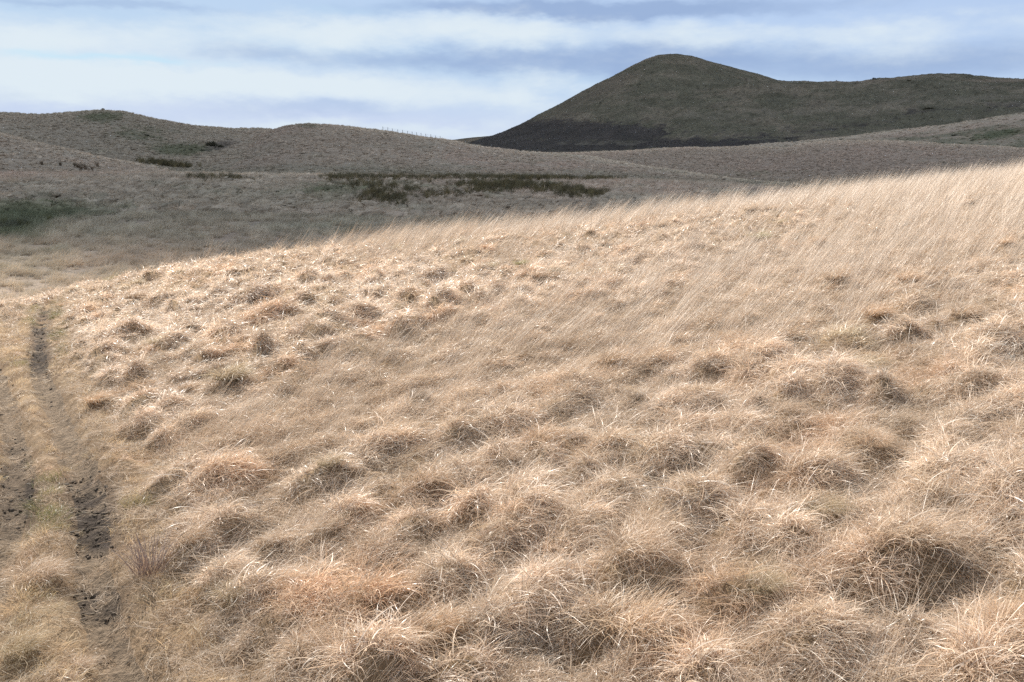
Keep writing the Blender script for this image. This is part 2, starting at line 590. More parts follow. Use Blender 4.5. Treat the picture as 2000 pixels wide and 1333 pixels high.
def blade_mat(name, c_base, c_mid, c_alt, c_pale, instanced, transl=0.42, gloss=0.5, rough=0.38):
    m = bpy.data.materials.new(name)
    m.use_nodes = True
    k = NT(m.node_tree)
    o = k.n('ShaderNodeOutputMaterial')
    rnd = k.n('ShaderNodeAttribute', attribute_name='rnd').outputs['Fac']
    t = k.n('ShaderNodeAttribute', attribute_name='len').outputs['Fac']
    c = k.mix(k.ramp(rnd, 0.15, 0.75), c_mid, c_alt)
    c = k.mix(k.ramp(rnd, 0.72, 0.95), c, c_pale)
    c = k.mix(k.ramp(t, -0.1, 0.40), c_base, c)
    if instanced:
        ti = k.n('ShaderNodeAttribute', attribute_name='tint', attribute_type='INSTANCER')
        c = k.mix(1.0, c, ti.outputs['Color'], 'MULTIPLY')
    p = k.n('ShaderNodeBsdfPrincipled')
    k.l(c, p.inputs['Base Color'])
    p.inputs['Roughness'].default_value = rough
    p.inputs['Specular IOR Level'].default_value = gloss
    tr = k.n('ShaderNodeBsdfTranslucent')
    k.l(c, tr.inputs['Color'])
    mx = k.n('ShaderNodeMixShader')
    mx.inputs[0].default_value = transl
    k.l(p.outputs[0], mx.inputs[1])
    k.l(tr.outputs[0], mx.inputs[2])
    k.l(mx.outputs[0], o.inputs[0])
    return m


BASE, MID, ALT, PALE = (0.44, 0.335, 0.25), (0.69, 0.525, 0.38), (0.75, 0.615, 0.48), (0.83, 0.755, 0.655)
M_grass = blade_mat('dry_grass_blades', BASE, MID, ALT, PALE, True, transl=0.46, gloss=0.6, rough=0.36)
M_litter = blade_mat('dead_blades', (0.40, 0.30, 0.20), (0.50, 0.37, 0.25), (0.60, 0.48, 0.36), (0.72, 0.63, 0.52), True, gloss=0.25, rough=0.55)
M_stem = blade_mat('dry_grass_stems', (0.44, 0.34, 0.24), (0.55, 0.435, 0.33), (0.59, 0.48, 0.38), (0.68, 0.61, 0.52), True, transl=0.3, gloss=0.35, rough=0.45)
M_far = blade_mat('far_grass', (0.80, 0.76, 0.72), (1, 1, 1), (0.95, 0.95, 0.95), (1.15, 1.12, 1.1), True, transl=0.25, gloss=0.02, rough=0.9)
KINDS = {
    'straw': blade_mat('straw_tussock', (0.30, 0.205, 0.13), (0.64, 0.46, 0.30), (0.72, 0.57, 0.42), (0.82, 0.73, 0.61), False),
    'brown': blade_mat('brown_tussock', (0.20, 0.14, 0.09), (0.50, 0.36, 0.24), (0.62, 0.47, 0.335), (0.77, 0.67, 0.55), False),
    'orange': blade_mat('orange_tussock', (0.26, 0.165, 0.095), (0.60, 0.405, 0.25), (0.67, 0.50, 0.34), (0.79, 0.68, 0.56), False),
    'olive': blade_mat('olive_tussock', (0.15, 0.12, 0.07), (0.42, 0.33, 0.20), (0.55, 0.43, 0.28), (0.72, 0.62, 0.48), False),
    'green': blade_mat('green_tussock', (0.09, 0.09, 0.035), (0.27, 0.25, 0.09), (0.36, 0.31, 0.13), (0.55, 0.48, 0.28), False),
    'grey': blade_mat('grey_tussock', (0.13, 0.10, 0.075), (0.36, 0.27, 0.19), (0.46, 0.36, 0.27), (0.66, 0.58, 0.49), False),
}
M_near = ground_mat('litter_soil', 38, 0.02, 0.9)
M_hill = ground_mat('valley_turf', 1.6, 0.35, 0.5)
M_hill2 = ground_mat('hill_turf', 0.9, 0.9, 0.6, bump_scale2=0.12)
M_far_hill = ground_mat('mountain_turf', 0.5, 2.2, 0.95, bump_scale2=0.07)


# ------------------------------------------------------------------ grass clumps
def blades(n, seg, base_r, L, tilt0, tilt1, az_mean, az_spread, width, power=1.3, twist=1.2, drift=0.6, seed=0, floor=0.012, taper=0.7, wind=0.0):
    """n curved ribbons; returns verts, faces, len, rnd"""
    g = np.random.default_rng(seed)
    rr, aa = base_r * np.sqrt(g.random(n)), g.random(n) * 2 * np.pi
    pos = np.stack([rr * np.cos(aa), rr * np.sin(aa), np.zeros(n)], 1)
    out_a = aa
    a = az_mean + az_spread * g.normal(size=n) if az_mean is not None else np.arctan2(np.sin(out_a) + 0.25 * wind, np.cos(out_a) + wind) + g.normal(size=n) * az_spread
    ln = g.uniform(L[0], L[1], n)
    t0, t1 = g.uniform(tilt0[0], tilt0[1], n), g.uniform(tilt1[0], tilt1[1], n)
    w = g.uniform(width[0], width[1], n)
    tw0, tw = g.uniform(-0.8, 0.8, n), g.normal(size=n) * twist * 0.7
    dr = g.normal(size=n) * drift
    rnd = g.random(n)
    V, T = [], []
    for s in range(seg + 1):
        u = s / seg
        tl = t0 + (t1 - t0) * u ** power
        az_ = a + dr * u
        d = np.stack([np.sin(tl) * np.cos(az_), np.sin(tl) * np.sin(az_), np.cos(tl)], 1)
        if s:
            pos = pos + d * (ln / seg)[:, None]
        pos[:, 2] = np.maximum(pos[:, 2], floor)
        s0 = np.stack([-np.sin(az_), np.cos(az_), np.zeros(n)], 1)
        nn = np.cross(d, s0)
        ph = tw0 + tw * u
        side = s0 * np.cos(ph)[:, None] + nn * np.sin(ph)[:, None]
        hw = (0.5 * w * (max(1 - u, 0.0) ** taper * 0.9 + 0.1))[:, None]
        V.append(pos - side * hw)
        V.append(pos + side * hw)
        T += [np.full(n, u)] * 2
    V = np.stack(V, 1)                 # n, 2(seg+1), 3
    T = np.stack(T, 1)
    m = 2 * (seg + 1)
    f = np.array([[2 * s, 2 * s + 1, 2 * s + 3, 2 * s + 2] for s in range(seg)])
    Fc = (np.arange(n)[:, None, None] * m + f[None]).reshape(-1, 4)
    return V.reshape(-1, 3), Fc, T.ravel(), np.repeat(rnd, m)


def join(parts):
    vs, fs, ts, rs, o = [], [], [], [], 0
    for v, f, t, r in parts:
        vs.append(v); fs.append(f + o); ts.append(t); rs.append(r)
        o += len(v)
    return np.concatenate(vs), np.concatenate(fs), np.concatenate(ts), np.concatenate(rs)


def proto(name, parts, mat):
    v, f, t, r = join(parts)
    o = mesh_obj(name, v, f, mat, attrs={'len': ('FLOAT', t), 'rnd': ('FLOAT', r)})
    C.objects.unlink(o)
    return o


def leaf_clump(i, wide=1.0, n=60, seg=6):
    s = 100 + i * 7
    return proto('leaf_clump', [
        blades(int(n * .58), seg, 0.07, (0.11, 0.23), (0.1, 0.9), (1.4, 3.1), 0.0, 0.85, (0.0018 * wide, 0.0042 * wide), 1.3, 1.4, 0.8, s),
        blades(int(n * .34), seg, 0.09, (0.08, 0.19), (0.3, 1.2), (1.5, 3.3), 0.0, 1.8, (0.0018 * wide, 0.0048 * wide), 1.1, 1.8, 1.4, s + 1),
        blades(int(n * .08), seg, 0.07, (0.20, 0.36), (0.3, 0.8), (0.7, 1.5), 0.0, 0.4, (0.0014 * wide, 0.0026 * wide), 1.6, 0.6, 0.2, s + 2),
        blades(5, seg, 0.09, (0.12, 0.26), (0.3, 1.2), (1.4, 2.8), 0.1, 1.2, (0.0038 * wide ** .5, 0.0065 * wide ** .5), 1.1, 1.0, 0.8, s + 3)], M_grass)


def stem_clump(i, wide=1.0, n=16):
    s = 500 + i * 5
    return proto('stem_clump', [
        blades(n, 4, 0.09, (0.40, 0.78), (0.42, 0.72), (0.62, 1.0), 0.0, 0.22, (0.0011 * wide, 0.0018 * wide), 1.5, 0.5, 0.1, s, taper=0.3),
        blades(n // 2, 4, 0.09, (0.30, 0.55), (0.35, 0.7), (0.7, 1.3), 0.0, 0.35, (0.0014 * wide, 0.0024 * wide), 1.5, 0.8, 0.2, s + 1)], M_stem)


def mat_clump(i, wide=1.0, n=40):
    s = 900 + i * 5
    return proto('litter_clump', [
        blades(n, 5, 0.16, (0.08, 0.24), (0.9, 1.5), (1.3, 2.0), None, 2.0, (0.002 * wide, 0.0042 * wide), 1.0, 1.6, 1.2, s, floor=0.006)], M_litter)


def short_clump(i, wide=1.0, n=50):
    s = 1300 + i * 5
    return proto('short_clump', [
        blades(n, 4, 0.10, (0.06, 0.16), (0.1, 0.8), (0.5, 1.8), 0.0, 1.0, (0.0015 * wide, 0.003 * wide), 1.2, 1.0, 0.5, s)], M_grass)


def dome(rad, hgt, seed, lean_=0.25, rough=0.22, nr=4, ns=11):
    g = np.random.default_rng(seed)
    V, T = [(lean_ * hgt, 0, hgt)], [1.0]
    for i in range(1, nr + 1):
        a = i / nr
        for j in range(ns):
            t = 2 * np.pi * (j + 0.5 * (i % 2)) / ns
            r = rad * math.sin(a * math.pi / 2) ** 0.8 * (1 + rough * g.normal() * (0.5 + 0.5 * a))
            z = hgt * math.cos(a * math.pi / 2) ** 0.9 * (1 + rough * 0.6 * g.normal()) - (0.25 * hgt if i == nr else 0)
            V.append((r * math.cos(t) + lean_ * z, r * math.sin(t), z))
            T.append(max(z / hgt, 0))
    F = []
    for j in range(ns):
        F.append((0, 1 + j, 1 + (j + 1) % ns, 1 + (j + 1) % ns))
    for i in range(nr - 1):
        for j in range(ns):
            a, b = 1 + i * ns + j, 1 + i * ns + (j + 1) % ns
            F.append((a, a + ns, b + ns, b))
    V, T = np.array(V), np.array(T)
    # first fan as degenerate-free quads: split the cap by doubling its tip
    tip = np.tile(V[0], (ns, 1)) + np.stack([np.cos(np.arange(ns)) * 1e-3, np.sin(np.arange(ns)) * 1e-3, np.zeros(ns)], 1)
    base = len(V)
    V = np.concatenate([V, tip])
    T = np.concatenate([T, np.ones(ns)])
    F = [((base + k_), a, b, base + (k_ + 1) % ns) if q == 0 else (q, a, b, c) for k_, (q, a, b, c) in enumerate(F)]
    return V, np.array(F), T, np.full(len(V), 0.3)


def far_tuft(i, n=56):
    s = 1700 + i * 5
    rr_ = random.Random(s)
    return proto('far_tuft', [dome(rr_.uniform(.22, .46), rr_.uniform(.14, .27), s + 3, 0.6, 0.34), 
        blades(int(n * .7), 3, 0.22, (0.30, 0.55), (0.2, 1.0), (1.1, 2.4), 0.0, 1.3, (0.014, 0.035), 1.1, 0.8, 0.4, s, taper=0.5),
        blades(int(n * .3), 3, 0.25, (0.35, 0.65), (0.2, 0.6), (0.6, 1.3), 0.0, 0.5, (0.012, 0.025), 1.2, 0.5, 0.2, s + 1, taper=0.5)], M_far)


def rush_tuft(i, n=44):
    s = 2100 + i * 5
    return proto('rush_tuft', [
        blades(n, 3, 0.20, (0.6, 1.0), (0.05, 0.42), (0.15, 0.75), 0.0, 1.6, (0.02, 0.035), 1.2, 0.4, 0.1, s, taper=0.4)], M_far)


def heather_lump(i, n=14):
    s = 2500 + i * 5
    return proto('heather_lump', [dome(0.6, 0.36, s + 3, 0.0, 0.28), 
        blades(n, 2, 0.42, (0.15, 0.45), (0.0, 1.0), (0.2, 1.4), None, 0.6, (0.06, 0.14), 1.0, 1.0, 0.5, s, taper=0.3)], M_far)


NV = 7
P_leaf = [leaf_clump(i) for i in range(NV)]
P_leaf_mid = [leaf_clump(20 + i, 1.7, 44, 5) for i in range(NV)]
P_leaf_far = [leaf_clump(40 + i, 3.2, 36, 4) for i in range(NV)]
P_stem = [stem_clump(i) for i in range(5)]
P_stem_mid = [stem_clump(20 + i, 1.3, 20) for i in range(5)]
P_stem_far = [stem_clump(40 + i, 1.7, 20) for i in range(5)]
P_mat = [mat_clump(i) for i in range(5)]
P_mat_far = [mat_clump(20 + i, 2.4, 26) for i in range(5)]
P_short = [short_clump(i, 1.2) for i in range(5)]
P_tuft = [far_tuft(i) for i in range(9)]
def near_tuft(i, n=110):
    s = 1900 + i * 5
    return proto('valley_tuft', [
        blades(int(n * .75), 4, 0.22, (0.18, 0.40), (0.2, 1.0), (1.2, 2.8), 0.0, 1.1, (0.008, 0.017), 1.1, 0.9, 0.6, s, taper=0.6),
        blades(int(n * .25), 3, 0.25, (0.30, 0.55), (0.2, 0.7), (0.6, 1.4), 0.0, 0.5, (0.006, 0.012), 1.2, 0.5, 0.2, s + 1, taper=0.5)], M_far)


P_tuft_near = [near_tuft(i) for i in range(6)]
P_rush = [rush_tuft(i) for i in range(4)]
P_heath = [heather_lump(i) for i in range(4)]


def scatter(name, co, rot, scl, tint, protos, label=None, cat=None, group=None):
    n = len(co)
    var = rng.integers(0, len(protos), n)
    o = mesh_obj(name, co, np.zeros((0, 4)), None, attrs={'rot': ('FLOAT_VECTOR', rot), 'scl': ('FLOAT', scl), 'var': ('INT', var), 'tint': ('FLOAT_COLOR', tint)})
    t = bpy.data.node_groups.new(name, 'GeometryNodeTree')
    t.interface.new_socket('Geometry', in_out='INPUT', socket_type='NodeSocketGeometry')
    t.interface.new_socket('Geometry', in_out='OUTPUT', socket_type='NodeSocketGeometry')
    N, L = t.nodes, t.links
    gi, go = N.new('NodeGroupInput'), N.new('NodeGroupOutput')

    def named(nm, typ):
        a = N.new('GeometryNodeInputNamedAttribute')
        a.data_type = typ
        a.inputs['Name'].default_value = nm
        return a.outputs['Attribute']
    rot_, scl_, var_ = named('rot', 'FLOAT_VECTOR'), named('scl', 'FLOAT'), named('var', 'INT')
    jn = N.new('GeometryNodeJoinGeometry')
    for i, p in enumerate(protos):
        oi = N.new('GeometryNodeObjectInfo')
        oi.inputs['Object'].default_value = p
        oi.inputs['As Instance'].default_value = False
        cmp_ = N.new('FunctionNodeCompare')
        cmp_.data_type, cmp_.operation = 'INT', 'EQUAL'
        ints = [s for s in cmp_.inputs if s.type == 'INT']
        L.new(var_, ints[0])
        ints[1].default_value = i
        ip = N.new('GeometryNodeInstanceOnPoints')
        L.new(gi.outputs[0], ip.inputs['Points'])
        L.new(cmp_.outputs[0], ip.inputs['Selection'])
        L.new(oi.outputs['Geometry'], ip.inputs['Instance'])
        L.new(rot_, ip.inputs['Rotation'])
        L.new(scl_, ip.inputs['Scale'])
        L.new(ip.outputs[0], jn.inputs[0])
    L.new(jn.outputs[0], go.inputs[0])
    md = o.modifiers.new('scatter', 'NODES')
    md.node_group = t
    return tag(o, label, cat, group, 'stuff')


# ------------------------------------------------------------------ near hillside surface
def bare(x, y):
    """stretches of the rut where the soil is churned up"""
    u, v = project(x, y, near_base(x, y))
    m = sstep(v, 575, 600) * (1 - sstep(v, 690, 750)) + sstep(v, 915, 945) * (1 - sstep(v, 1040, 1085)) + 0.6 * sstep(v, 1120, 1150) * (1 - sstep(v, 1180, 1210))
    return np.where(u > 50, np.clip(m, 0, 1), 0.38 * sstep(v, 830, 880) * (1 - sstep(v, 1000, 1060)))


def soil_cols(x, y):
    n = fbm(x, y, 3.0, 4)
    c = lerp((0.17, 0.115, 0.07), (0.28, 0.20, 0.125), sstep(n, -0.5, 0.5))
    d = rast(rut_d, x, y)
    soil = np.exp(-(d / 0.2) ** 4) * (0.25 + 0.75 * bare(x, y)) * sstep(fbm(x, y, 2.2, 3, off=9), -0.55, 0.05)
    return lerp(c, (0.075, 0.055, 0.042), soil * 0.85)


rg = np.concatenate([[0.4], 1.2 * (95 / 1.2) ** np.linspace(0, 1, 420)])
ag = np.concatenate([np.linspace(-R(178), -R(45), 40)[:-1], np.linspace(-R(45), R(45), 620), np.linspace(R(45), R(178), 40)[1:]])
RR, AA = np.meshgrid(rg, ag, indexing='ij')
xx, yy = RR * np.sin(AA), RR * np.cos(AA)
zz_ = near_z(xx, yy)
near = mesh_obj('near_hillside', np.stack([xx, yy, zz_], -1).reshape(-1, 3), grid_faces(len(rg), len(ag)), M_near, smooth_=True,
                attrs={'veg': ('FLOAT_COLOR', soil_cols(xx.ravel(), yy.ravel()))})
tag(near, kind='structure')

# the worn track: a soil strip in each rut
M_soil = ground_mat('track_soil', 34, 0.05, 1.5)
pv, pf, off = [], [], 0
for rt in ruts:
    tg = np.gradient(rt, axis=0)
    tg /= np.linalg.norm(tg, axis=1)[:, None]
    nr_ = np.stack([-tg[:, 1], tg[:, 0]], 1)
    lat = np.linspace(-1, 1, 13)
    dist = np.hypot(rt[:, 0], rt[:, 1])
    half = 0.12 + 0.04 * fbm(rt[:, 0], rt[:, 1], 0.9, 2)
    P = rt[:, None, :] + nr_[:, None, :] * (lat[None, :] * half[:, None])[..., None]
    z = near_z(P[..., 0], P[..., 1]) + 0.016 * (1 - lat[None, :] ** 4) + 0.018 * fbm(P[..., 0], P[..., 1], 7.0, 3) - 0.012 * np.abs(lat[None, :]) ** 6
    pv.append(np.concatenate([P, z[..., None]], -1).reshape(-1, 3))
    pf.append(grid_faces(len(rt), 13) + off)
    off += len(rt) * 13
pv, pf = np.concatenate(pv), np.concatenate(pf)
pc = lerp((0.24, 0.18, 0.125), (0.060, 0.047, 0.038), np.clip(0.30 + 0.95 * bare(pv[:, 0], pv[:, 1]), 0, 1) * sstep(fbm(pv[:, 0], pv[:, 1], 3.5, 4, off=3), -0.7, 0.0))
tag(mesh_obj('path', pv, pf, M_soil, smooth_=True, attrs={'veg': ('FLOAT_COLOR', pc)}), kind='structure')


# ------------------------------------------------------------------ far terrain, ridge by ridge
class Ridge:
    def __init__(self, crest, D, foot_r, foot_v, slope0, back=0.004, sm=24, und=0.25, und_sc=0.06):
        self.e = curve(crest, sm)
        self.D = along(D)
        self.rf = along(foot_r)
        self.ef = curve(foot_v, 60)
        self.s0, self.back, self.und, self.und_sc = slope0, back, und, und_sc

    def z(self, x, y, noise=True):
        r, a = np.hypot(x, y), np.clip(np.arctan2(x, y), AZ[0], AZ[-1])
        e, D, rf, ef = (np.interp(a, AZ, q) for q in (self.e, self.D, self.rf, self.ef))
        L = D - rf
        u = (r - rf) / L
        z0, z1 = ef * rf, e * D
        uc = np.clip(u, 0, 1)
        h = (2 * uc ** 3 - 3 * uc ** 2 + 1) * z0 + (uc ** 3 - 2 * uc ** 2 + uc) * self.s0 * L + (-2 * uc ** 3 + 3 * uc ** 2) * z1 + (uc ** 3 - uc ** 2) * e * L
        h = np.where(u < 0, z0 + self.s0 * (r - rf), h)
        d = np.maximum(r - D, 0)
        dm = 0.5 / (2 * self.back)
        fall = np.where(d < dm, self.back * d * d, self.back * dm * dm + 0.5 * (d - dm))
        h = np.where(u > 1, z1 + e * d - fall, h)
        h = h + EYE
        if noise:
            h = h + self.und * fbm(x, y, self.und_sc, 4, 0.55) + self.und * 0.25 * fbm(x, y, self.und_sc * 9, 2)
        return h


ridges = {
    'valley': Ridge([(-600, 352), (0, 345), (300, 343), (600, 345), (900, 350), (1200, 353), (1400, 362), (1700, 385), (2000, 410), (2600, 430)],
                    [(-600, 130), (0, 130), (1000, 140), (2600, 140)], [(-600, 34), (2600, 34)],
                    [(-600, 640), (0, 618), (600, 625), (1200, 640), (2600, 640)], 0.06, 0.002, 60, 0.35, 0.05),
    'left_spur': Ridge([(-600, 170), (-300, 212), (0, 262), (100, 286), (220, 314), (330, 332), (420, 352), (600, 380), (2600, 420)],
                       [(-600, 190), (2600, 190)], [(-600, 120), (2600, 120)], [(-600, 352), (2600, 440)], 0.05, 0.004, 30, 0.5, 0.05),
    'left_hill': Ridge([(-600, 262), (-300, 240), (0, 221), (80, 224.5), (130, 220), (165, 217), (200, 216), (240, 220), (300, 234), (380, 247), (450, 251), (520, 252),
                        (600, 268), (700, 300), (900, 350), (1200, 400), (2600, 430)],
                       [(-600, 310), (200, 300), (600, 300), (2600, 300)], [(-600, 155), (2600, 155)], [(-600, 352), (600, 356), (2600, 420)], 0.05, 0.006, 14, 0.7, 0.035),
    'hump_hill': Ridge([(-600, 430), (100, 400), (300, 352), (390, 322), (450, 296), (500, 270), (535, 254), (560, 247), (585, 243.5), (620, 244), (680, 248), (740, 254), (780, 260), (820, 266),
                        (880, 275), (920, 283), (960, 290), (1020, 297), (1100, 303), (1150, 308), (1250, 324), (1350, 340), (1430, 350), (1530, 358), (1700, 378), (2600, 430)],
                       [(-600, 255), (600, 262), (1000, 235), (1500, 185), (2600, 180)], [(-600, 148), (2600, 148)], [(-600, 356), (600, 353), (1200, 358), (1700, 385), (2600, 430)], 0.03, 0.006, 12, 0.6, 0.04),
    'mid_hill': Ridge([(-600, 420), (700, 330), (900, 303), (1050, 300), (1120, 299), (1250, 294), (1350, 289), (1450, 288), (1535, 290), (1556, 284), (1575, 280), (1620, 277), (1700, 276), (1800, 278),
                       (1900, 284), (2000, 291), (2300, 305), (2600, 312)],
                      [(-600, 340), (1000, 340), (2600, 330)], [(-600, 190), (2600, 190)], [(-600, 420), (900, 360), (2600, 400)], 0.03, 0.006, 14, 0.7, 0.04),
    'right_spur': Ridge([(-600, 440), (1100, 330), (1300, 304), (1430, 287), (1550, 278), (1650, 268), (1750, 256), (1850, 243), (1930, 231), (2000, 221), (2300, 185), (2600, 160)],
                        [(-600, 450), (2600, 450)], [(-600, 280), (2600, 280)], [(-600, 430), (1300, 340), (2000, 332), (2600, 340)], 0.05, 0.002, 16, 1.2, 0.03),
    'cone_hill': Ridge([(-600, 420), (700, 330), (860, 298), (910, 282), (950, 269), (1010, 246), (1050, 227), (1100, 200), (1150, 173), (1200, 147), (1235, 127), (1260, 116), (1285, 109.5), (1320, 107), (1350, 110),
                        (1400, 123), (1450, 138), (1500, 153), (1560, 172), (1700, 215), (1900, 270), (2600, 400)],
                       [(-600, 560), (900, 600), (1300, 740), (2600, 740)], [(-600, 420), (2600, 420)], [(-600, 400), (900, 303), (2600, 305)], 0.06, 0.003, 10, 2.4, 0.018),
    'right_ridge': Ridge([(-600, 420), (900, 320), (1150, 262), (1250, 215), (1330, 180), (1400, 164), (1460, 159), (1510, 158), (1600, 161), (1680, 160), (1740, 155), (1780, 150), (1815, 146), (1840, 145), (1880, 147), (1940, 152),
                          (2000, 155), (2300, 150), (2600, 150)],
                         [(-600, 660), (1200, 640), (2600, 640)], [(-600, 420), (2600, 420)], [(-600, 400), (900, 320), (1400, 290), (2600, 270)], 0.05, 0.003, 12, 3.0, 0.022),
    'distant_hill': Ridge([(-600, 330), (700, 305), (840, 281), (880, 273.5), (915, 269), (945, 266.5), (975, 266), (1010, 268), (1100, 280), (2600, 330)],
                          [(-600, 1300), (2600, 1300)], [(-600, 900), (2600, 900)], [(-600, 340), (2600, 340)], 0.05, 0.002, 8, 1.5, 0.01),
}


def ell(u, v, cu, cv, ru, rv, slope=0.0):
    return np.exp(-((u - cu) / ru) ** 2 - ((v - cv - slope * (u - cu)) / rv) ** 2)


TAN, PINK, GREYT = (0.455, 0.365, 0.280), (0.455, 0.340, 0.265), (0.385, 0.320, 0.248)
OLIVE, GREEN, HEATH, RUSH = (0.20, 0.185, 0.125), (0.115, 0.125, 0.07), (0.062, 0.054, 0.054), (0.125, 0.114, 0.074)


def veg(key, x, y, z):
    u, v = project(x, y, z)
    rd_ = ridges[key]
    r_, a_ = np.hypot(x, y), np.clip(np.arctan2(x, y), AZ[0], AZ[-1])
    Dc, Rf = np.interp(a_, AZ, rd_.D), np.interp(a_, AZ, rd_.rf)
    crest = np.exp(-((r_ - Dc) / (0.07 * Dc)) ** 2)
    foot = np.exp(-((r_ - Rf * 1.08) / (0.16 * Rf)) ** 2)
    big = fbm(x, y, 0.018, 4)
    mid = fbm(x, y, 0.09, 4, off=4)
    fine = fbm(x, y, 0.5, 3, off=8)
    c = lerp(TAN, PINK, sstep(big, -0.2, 0.4))
    c = lerp(c, GREYT, sstep(mid, -0.1, 0.55))
    c = lerp(c, OLIVE, 0.40 * sstep(fine + 0.6 * mid, 0.15, 0.75))
    c = c * (1 + 0.22 * big + 0.18 * mid)[:, None]
    if key in ('left_spur', 'left_hill', 'hump_hill', 'mid_hill', 'right_spur'):
        if key == 'left_hill':
            c = lerp(c, (0.28, 0.240, 0.180), np.full(len(x), 0.45))
        if key == 'mid_hill':
            c = lerp(c, (0.37, 0.285, 0.22), np.full(len(x), 0.45))
        if key == 'hump_hill':
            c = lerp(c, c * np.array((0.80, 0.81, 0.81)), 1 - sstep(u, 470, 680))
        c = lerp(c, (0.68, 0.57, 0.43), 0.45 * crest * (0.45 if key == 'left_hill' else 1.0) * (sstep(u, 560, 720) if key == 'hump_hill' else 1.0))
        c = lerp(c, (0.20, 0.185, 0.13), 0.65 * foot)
    if key == 'valley':
        c = lerp(c, (0.29, 0.26, 0.195), 0.5 * ell(u, v, 700, 400, 700, 45))
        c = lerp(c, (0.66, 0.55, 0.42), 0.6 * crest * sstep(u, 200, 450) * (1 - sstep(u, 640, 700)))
        g = ell(u, v, 10, 440, 110, 50) + 0.6 * ell(u, v, 130, 415, 160, 22) + 0.4 * ell(u, v, 640, 385, 90, 40) + 0.55 * ell(u, v, 860, 372, 330, 26) + 0.35 * ell(u, v, 330, 375, 200, 20)
        g = g + 0.35 * fine + 0.3 * mid
        c = lerp(c, GREEN, 0.8 * sstep(g, 0.35, 0.95))
        dk = ell(u, v, 30, 441, 60, 8, -0.15)
        c = lerp(c, HEATH, 0.5 * sstep(dk + 0.4 * fine, 0.4, 0.9))
        c = lerp(c, (0.44, 0.345, 0.26), 0.5 * sstep(v, 470, 545))
    elif key == 'left_hill':
        g = ell(u, v, 195, 228, 60, 12) + 0.9 * ell(u, v, 370, 290, 60, 12) + 0.75 * ell(u, v, 270, 262, 90, 22) + 0.5 * ell(u, v, 330, 300, 100, 14)
        c = lerp(c, GREEN, 0.75 * sstep(g + 0.45 * fine + 0.3 * mid, 0.35, 1.0))
        c = lerp(c, HEATH, 0.6 * sstep(ell(u, v, 430, 285, 45, 12, -0.25) + 0.4 * fine, 0.4, 0.9))
    elif key == 'left_spur':
        c = lerp(c, TAN, np.full(len(x), 0.4))
    elif key == 'hump_hill':
        c = lerp(c, (0.38, 0.295, 0.225), 0.5 * ell(u, v, 620, 280, 180, 30))
        g = ell(u, v, 600, 247, 35, 6) + 0.5 * ell(u, v, 900, 305, 90, 12) + .4 * ell(u, v, 1050, 318, 120, 14)
        c = lerp(c, GREEN, 0.5 * sstep(g + 0.5 * fine, 0.4, 1.0))
    elif key == 'mid_hill':
        c = lerp(c, (0.36, 0.275, 0.215), 0.75 * ell(u, v, 1640, 322, 260, 30))
        g = 0.6 * ell(u, v, 1480, 340, 150, 10) + 0.5 * ell(u, v, 1900, 320, 150, 14)
        c = lerp(c, OLIVE, 0.7 * sstep(g + 0.5 * fine + 0.2 * mid, 0.35, 0.9))
    elif key == 'right_spur':
        top = np.exp(-((v - np.interp(u, [1430, 1650, 1850, 2000], [289, 272, 249, 228])) / 10) ** 2)
        c = lerp(c, OLIVE, 0.85 * (1 - top) * sstep(mid * 0.8 + fine * 0.4 + 0.3, -0.2, 0.5))
        c = lerp(c, GREEN, 0.8 * sstep(ell(u, v, 1950, 262, 90, 12, -0.1) + 0.4 * fine, 0.35, 0.9))
    elif key in ('cone_hill', 'right_ridge', 'distant_hill'):
        f2 = fbm(x, y, 0.12, 4, off=2)
        m2 = fbm(x, y, 0.03, 4, off=6)
        c = lerp((0.160, 0.146, 0.104), (0.26, 0.215, 0.16), sstep(m2 + 0.7 * f2, -0.25, 0.5))
        c = lerp(c, (0.115, 0.108, 0.082), 0.6 * sstep(f2, 0.0, 0.5))
        f3 = fbm(x, y, 0.45, 3, off=15)
        c = c * (1 + 0.30 * f3 + 0.2 * f2)[:, None]
        st = fbm(np.arctan2(x, y) * 260.0, np.hypot(x, y) * 0.045, 1.0, 3, off=44)
        c = lerp(c, c * 0.62, 0.8 * sstep(st, 0.15, 0.6))
        c = lerp(c, (0.25, 0.215, 0.16), 0.35 * sstep(-st, 0.2, 0.7))
        if key == 'cone_hill':
            c = lerp(c, (0.185, 0.15, 0.115), 0.55 * sstep(ell(u, v, 1130, 200, 110, 30, -0.5) + 0.5 * m2, 0.3, 0.9))
            bd = np.interp(u, [880, 950, 1050, 1200, 1400, 1500], [275, 268, 250, 256, 272, 278])
            hb = np.exp(-((v - bd) / np.interp(u, [900, 1100, 1500], [19, 17, 12])) ** 2) + 1.1 * np.exp(-((v - 287) / 9.0) ** 2) + 0.4 * sstep(v, 215, 260) + 0.55 * ell(u, v, 1080, 264, 190, 26)
            c = lerp(c, HEATH, 0.85 * sstep(hb + 0.95 * f2 + 0.3 * m2 + 0.8 * f3, 0.5, 1.1))
            c = lerp(c, (0.21, 0.185, 0.145), 0.6 * sstep(np.exp(-((v - 279) / 8.0) ** 2) * sstep(u, 1000, 1150) + 0.9 * f2, 0.65, 1.2))
        elif key == 'right_ridge':
            hb = np.exp(-((v - np.interp(u, [1100, 1300, 1500, 1700, 1800, 2000], [290, 286, 272, 240, 222, 200])) / 18.0) ** 2)
            c = lerp(c, HEATH, 0.7 * sstep(0.7 * hb + 0.9 * f2 + 0.3 * m2, 0.55, 1.05))
            hb2 = np.exp(-((v - 282) / 13.0) ** 2) * (1 - sstep(u, 1480, 1640)) + 0.35 * sstep(v, 225, 270) * (1 - sstep(u, 1500, 1800))
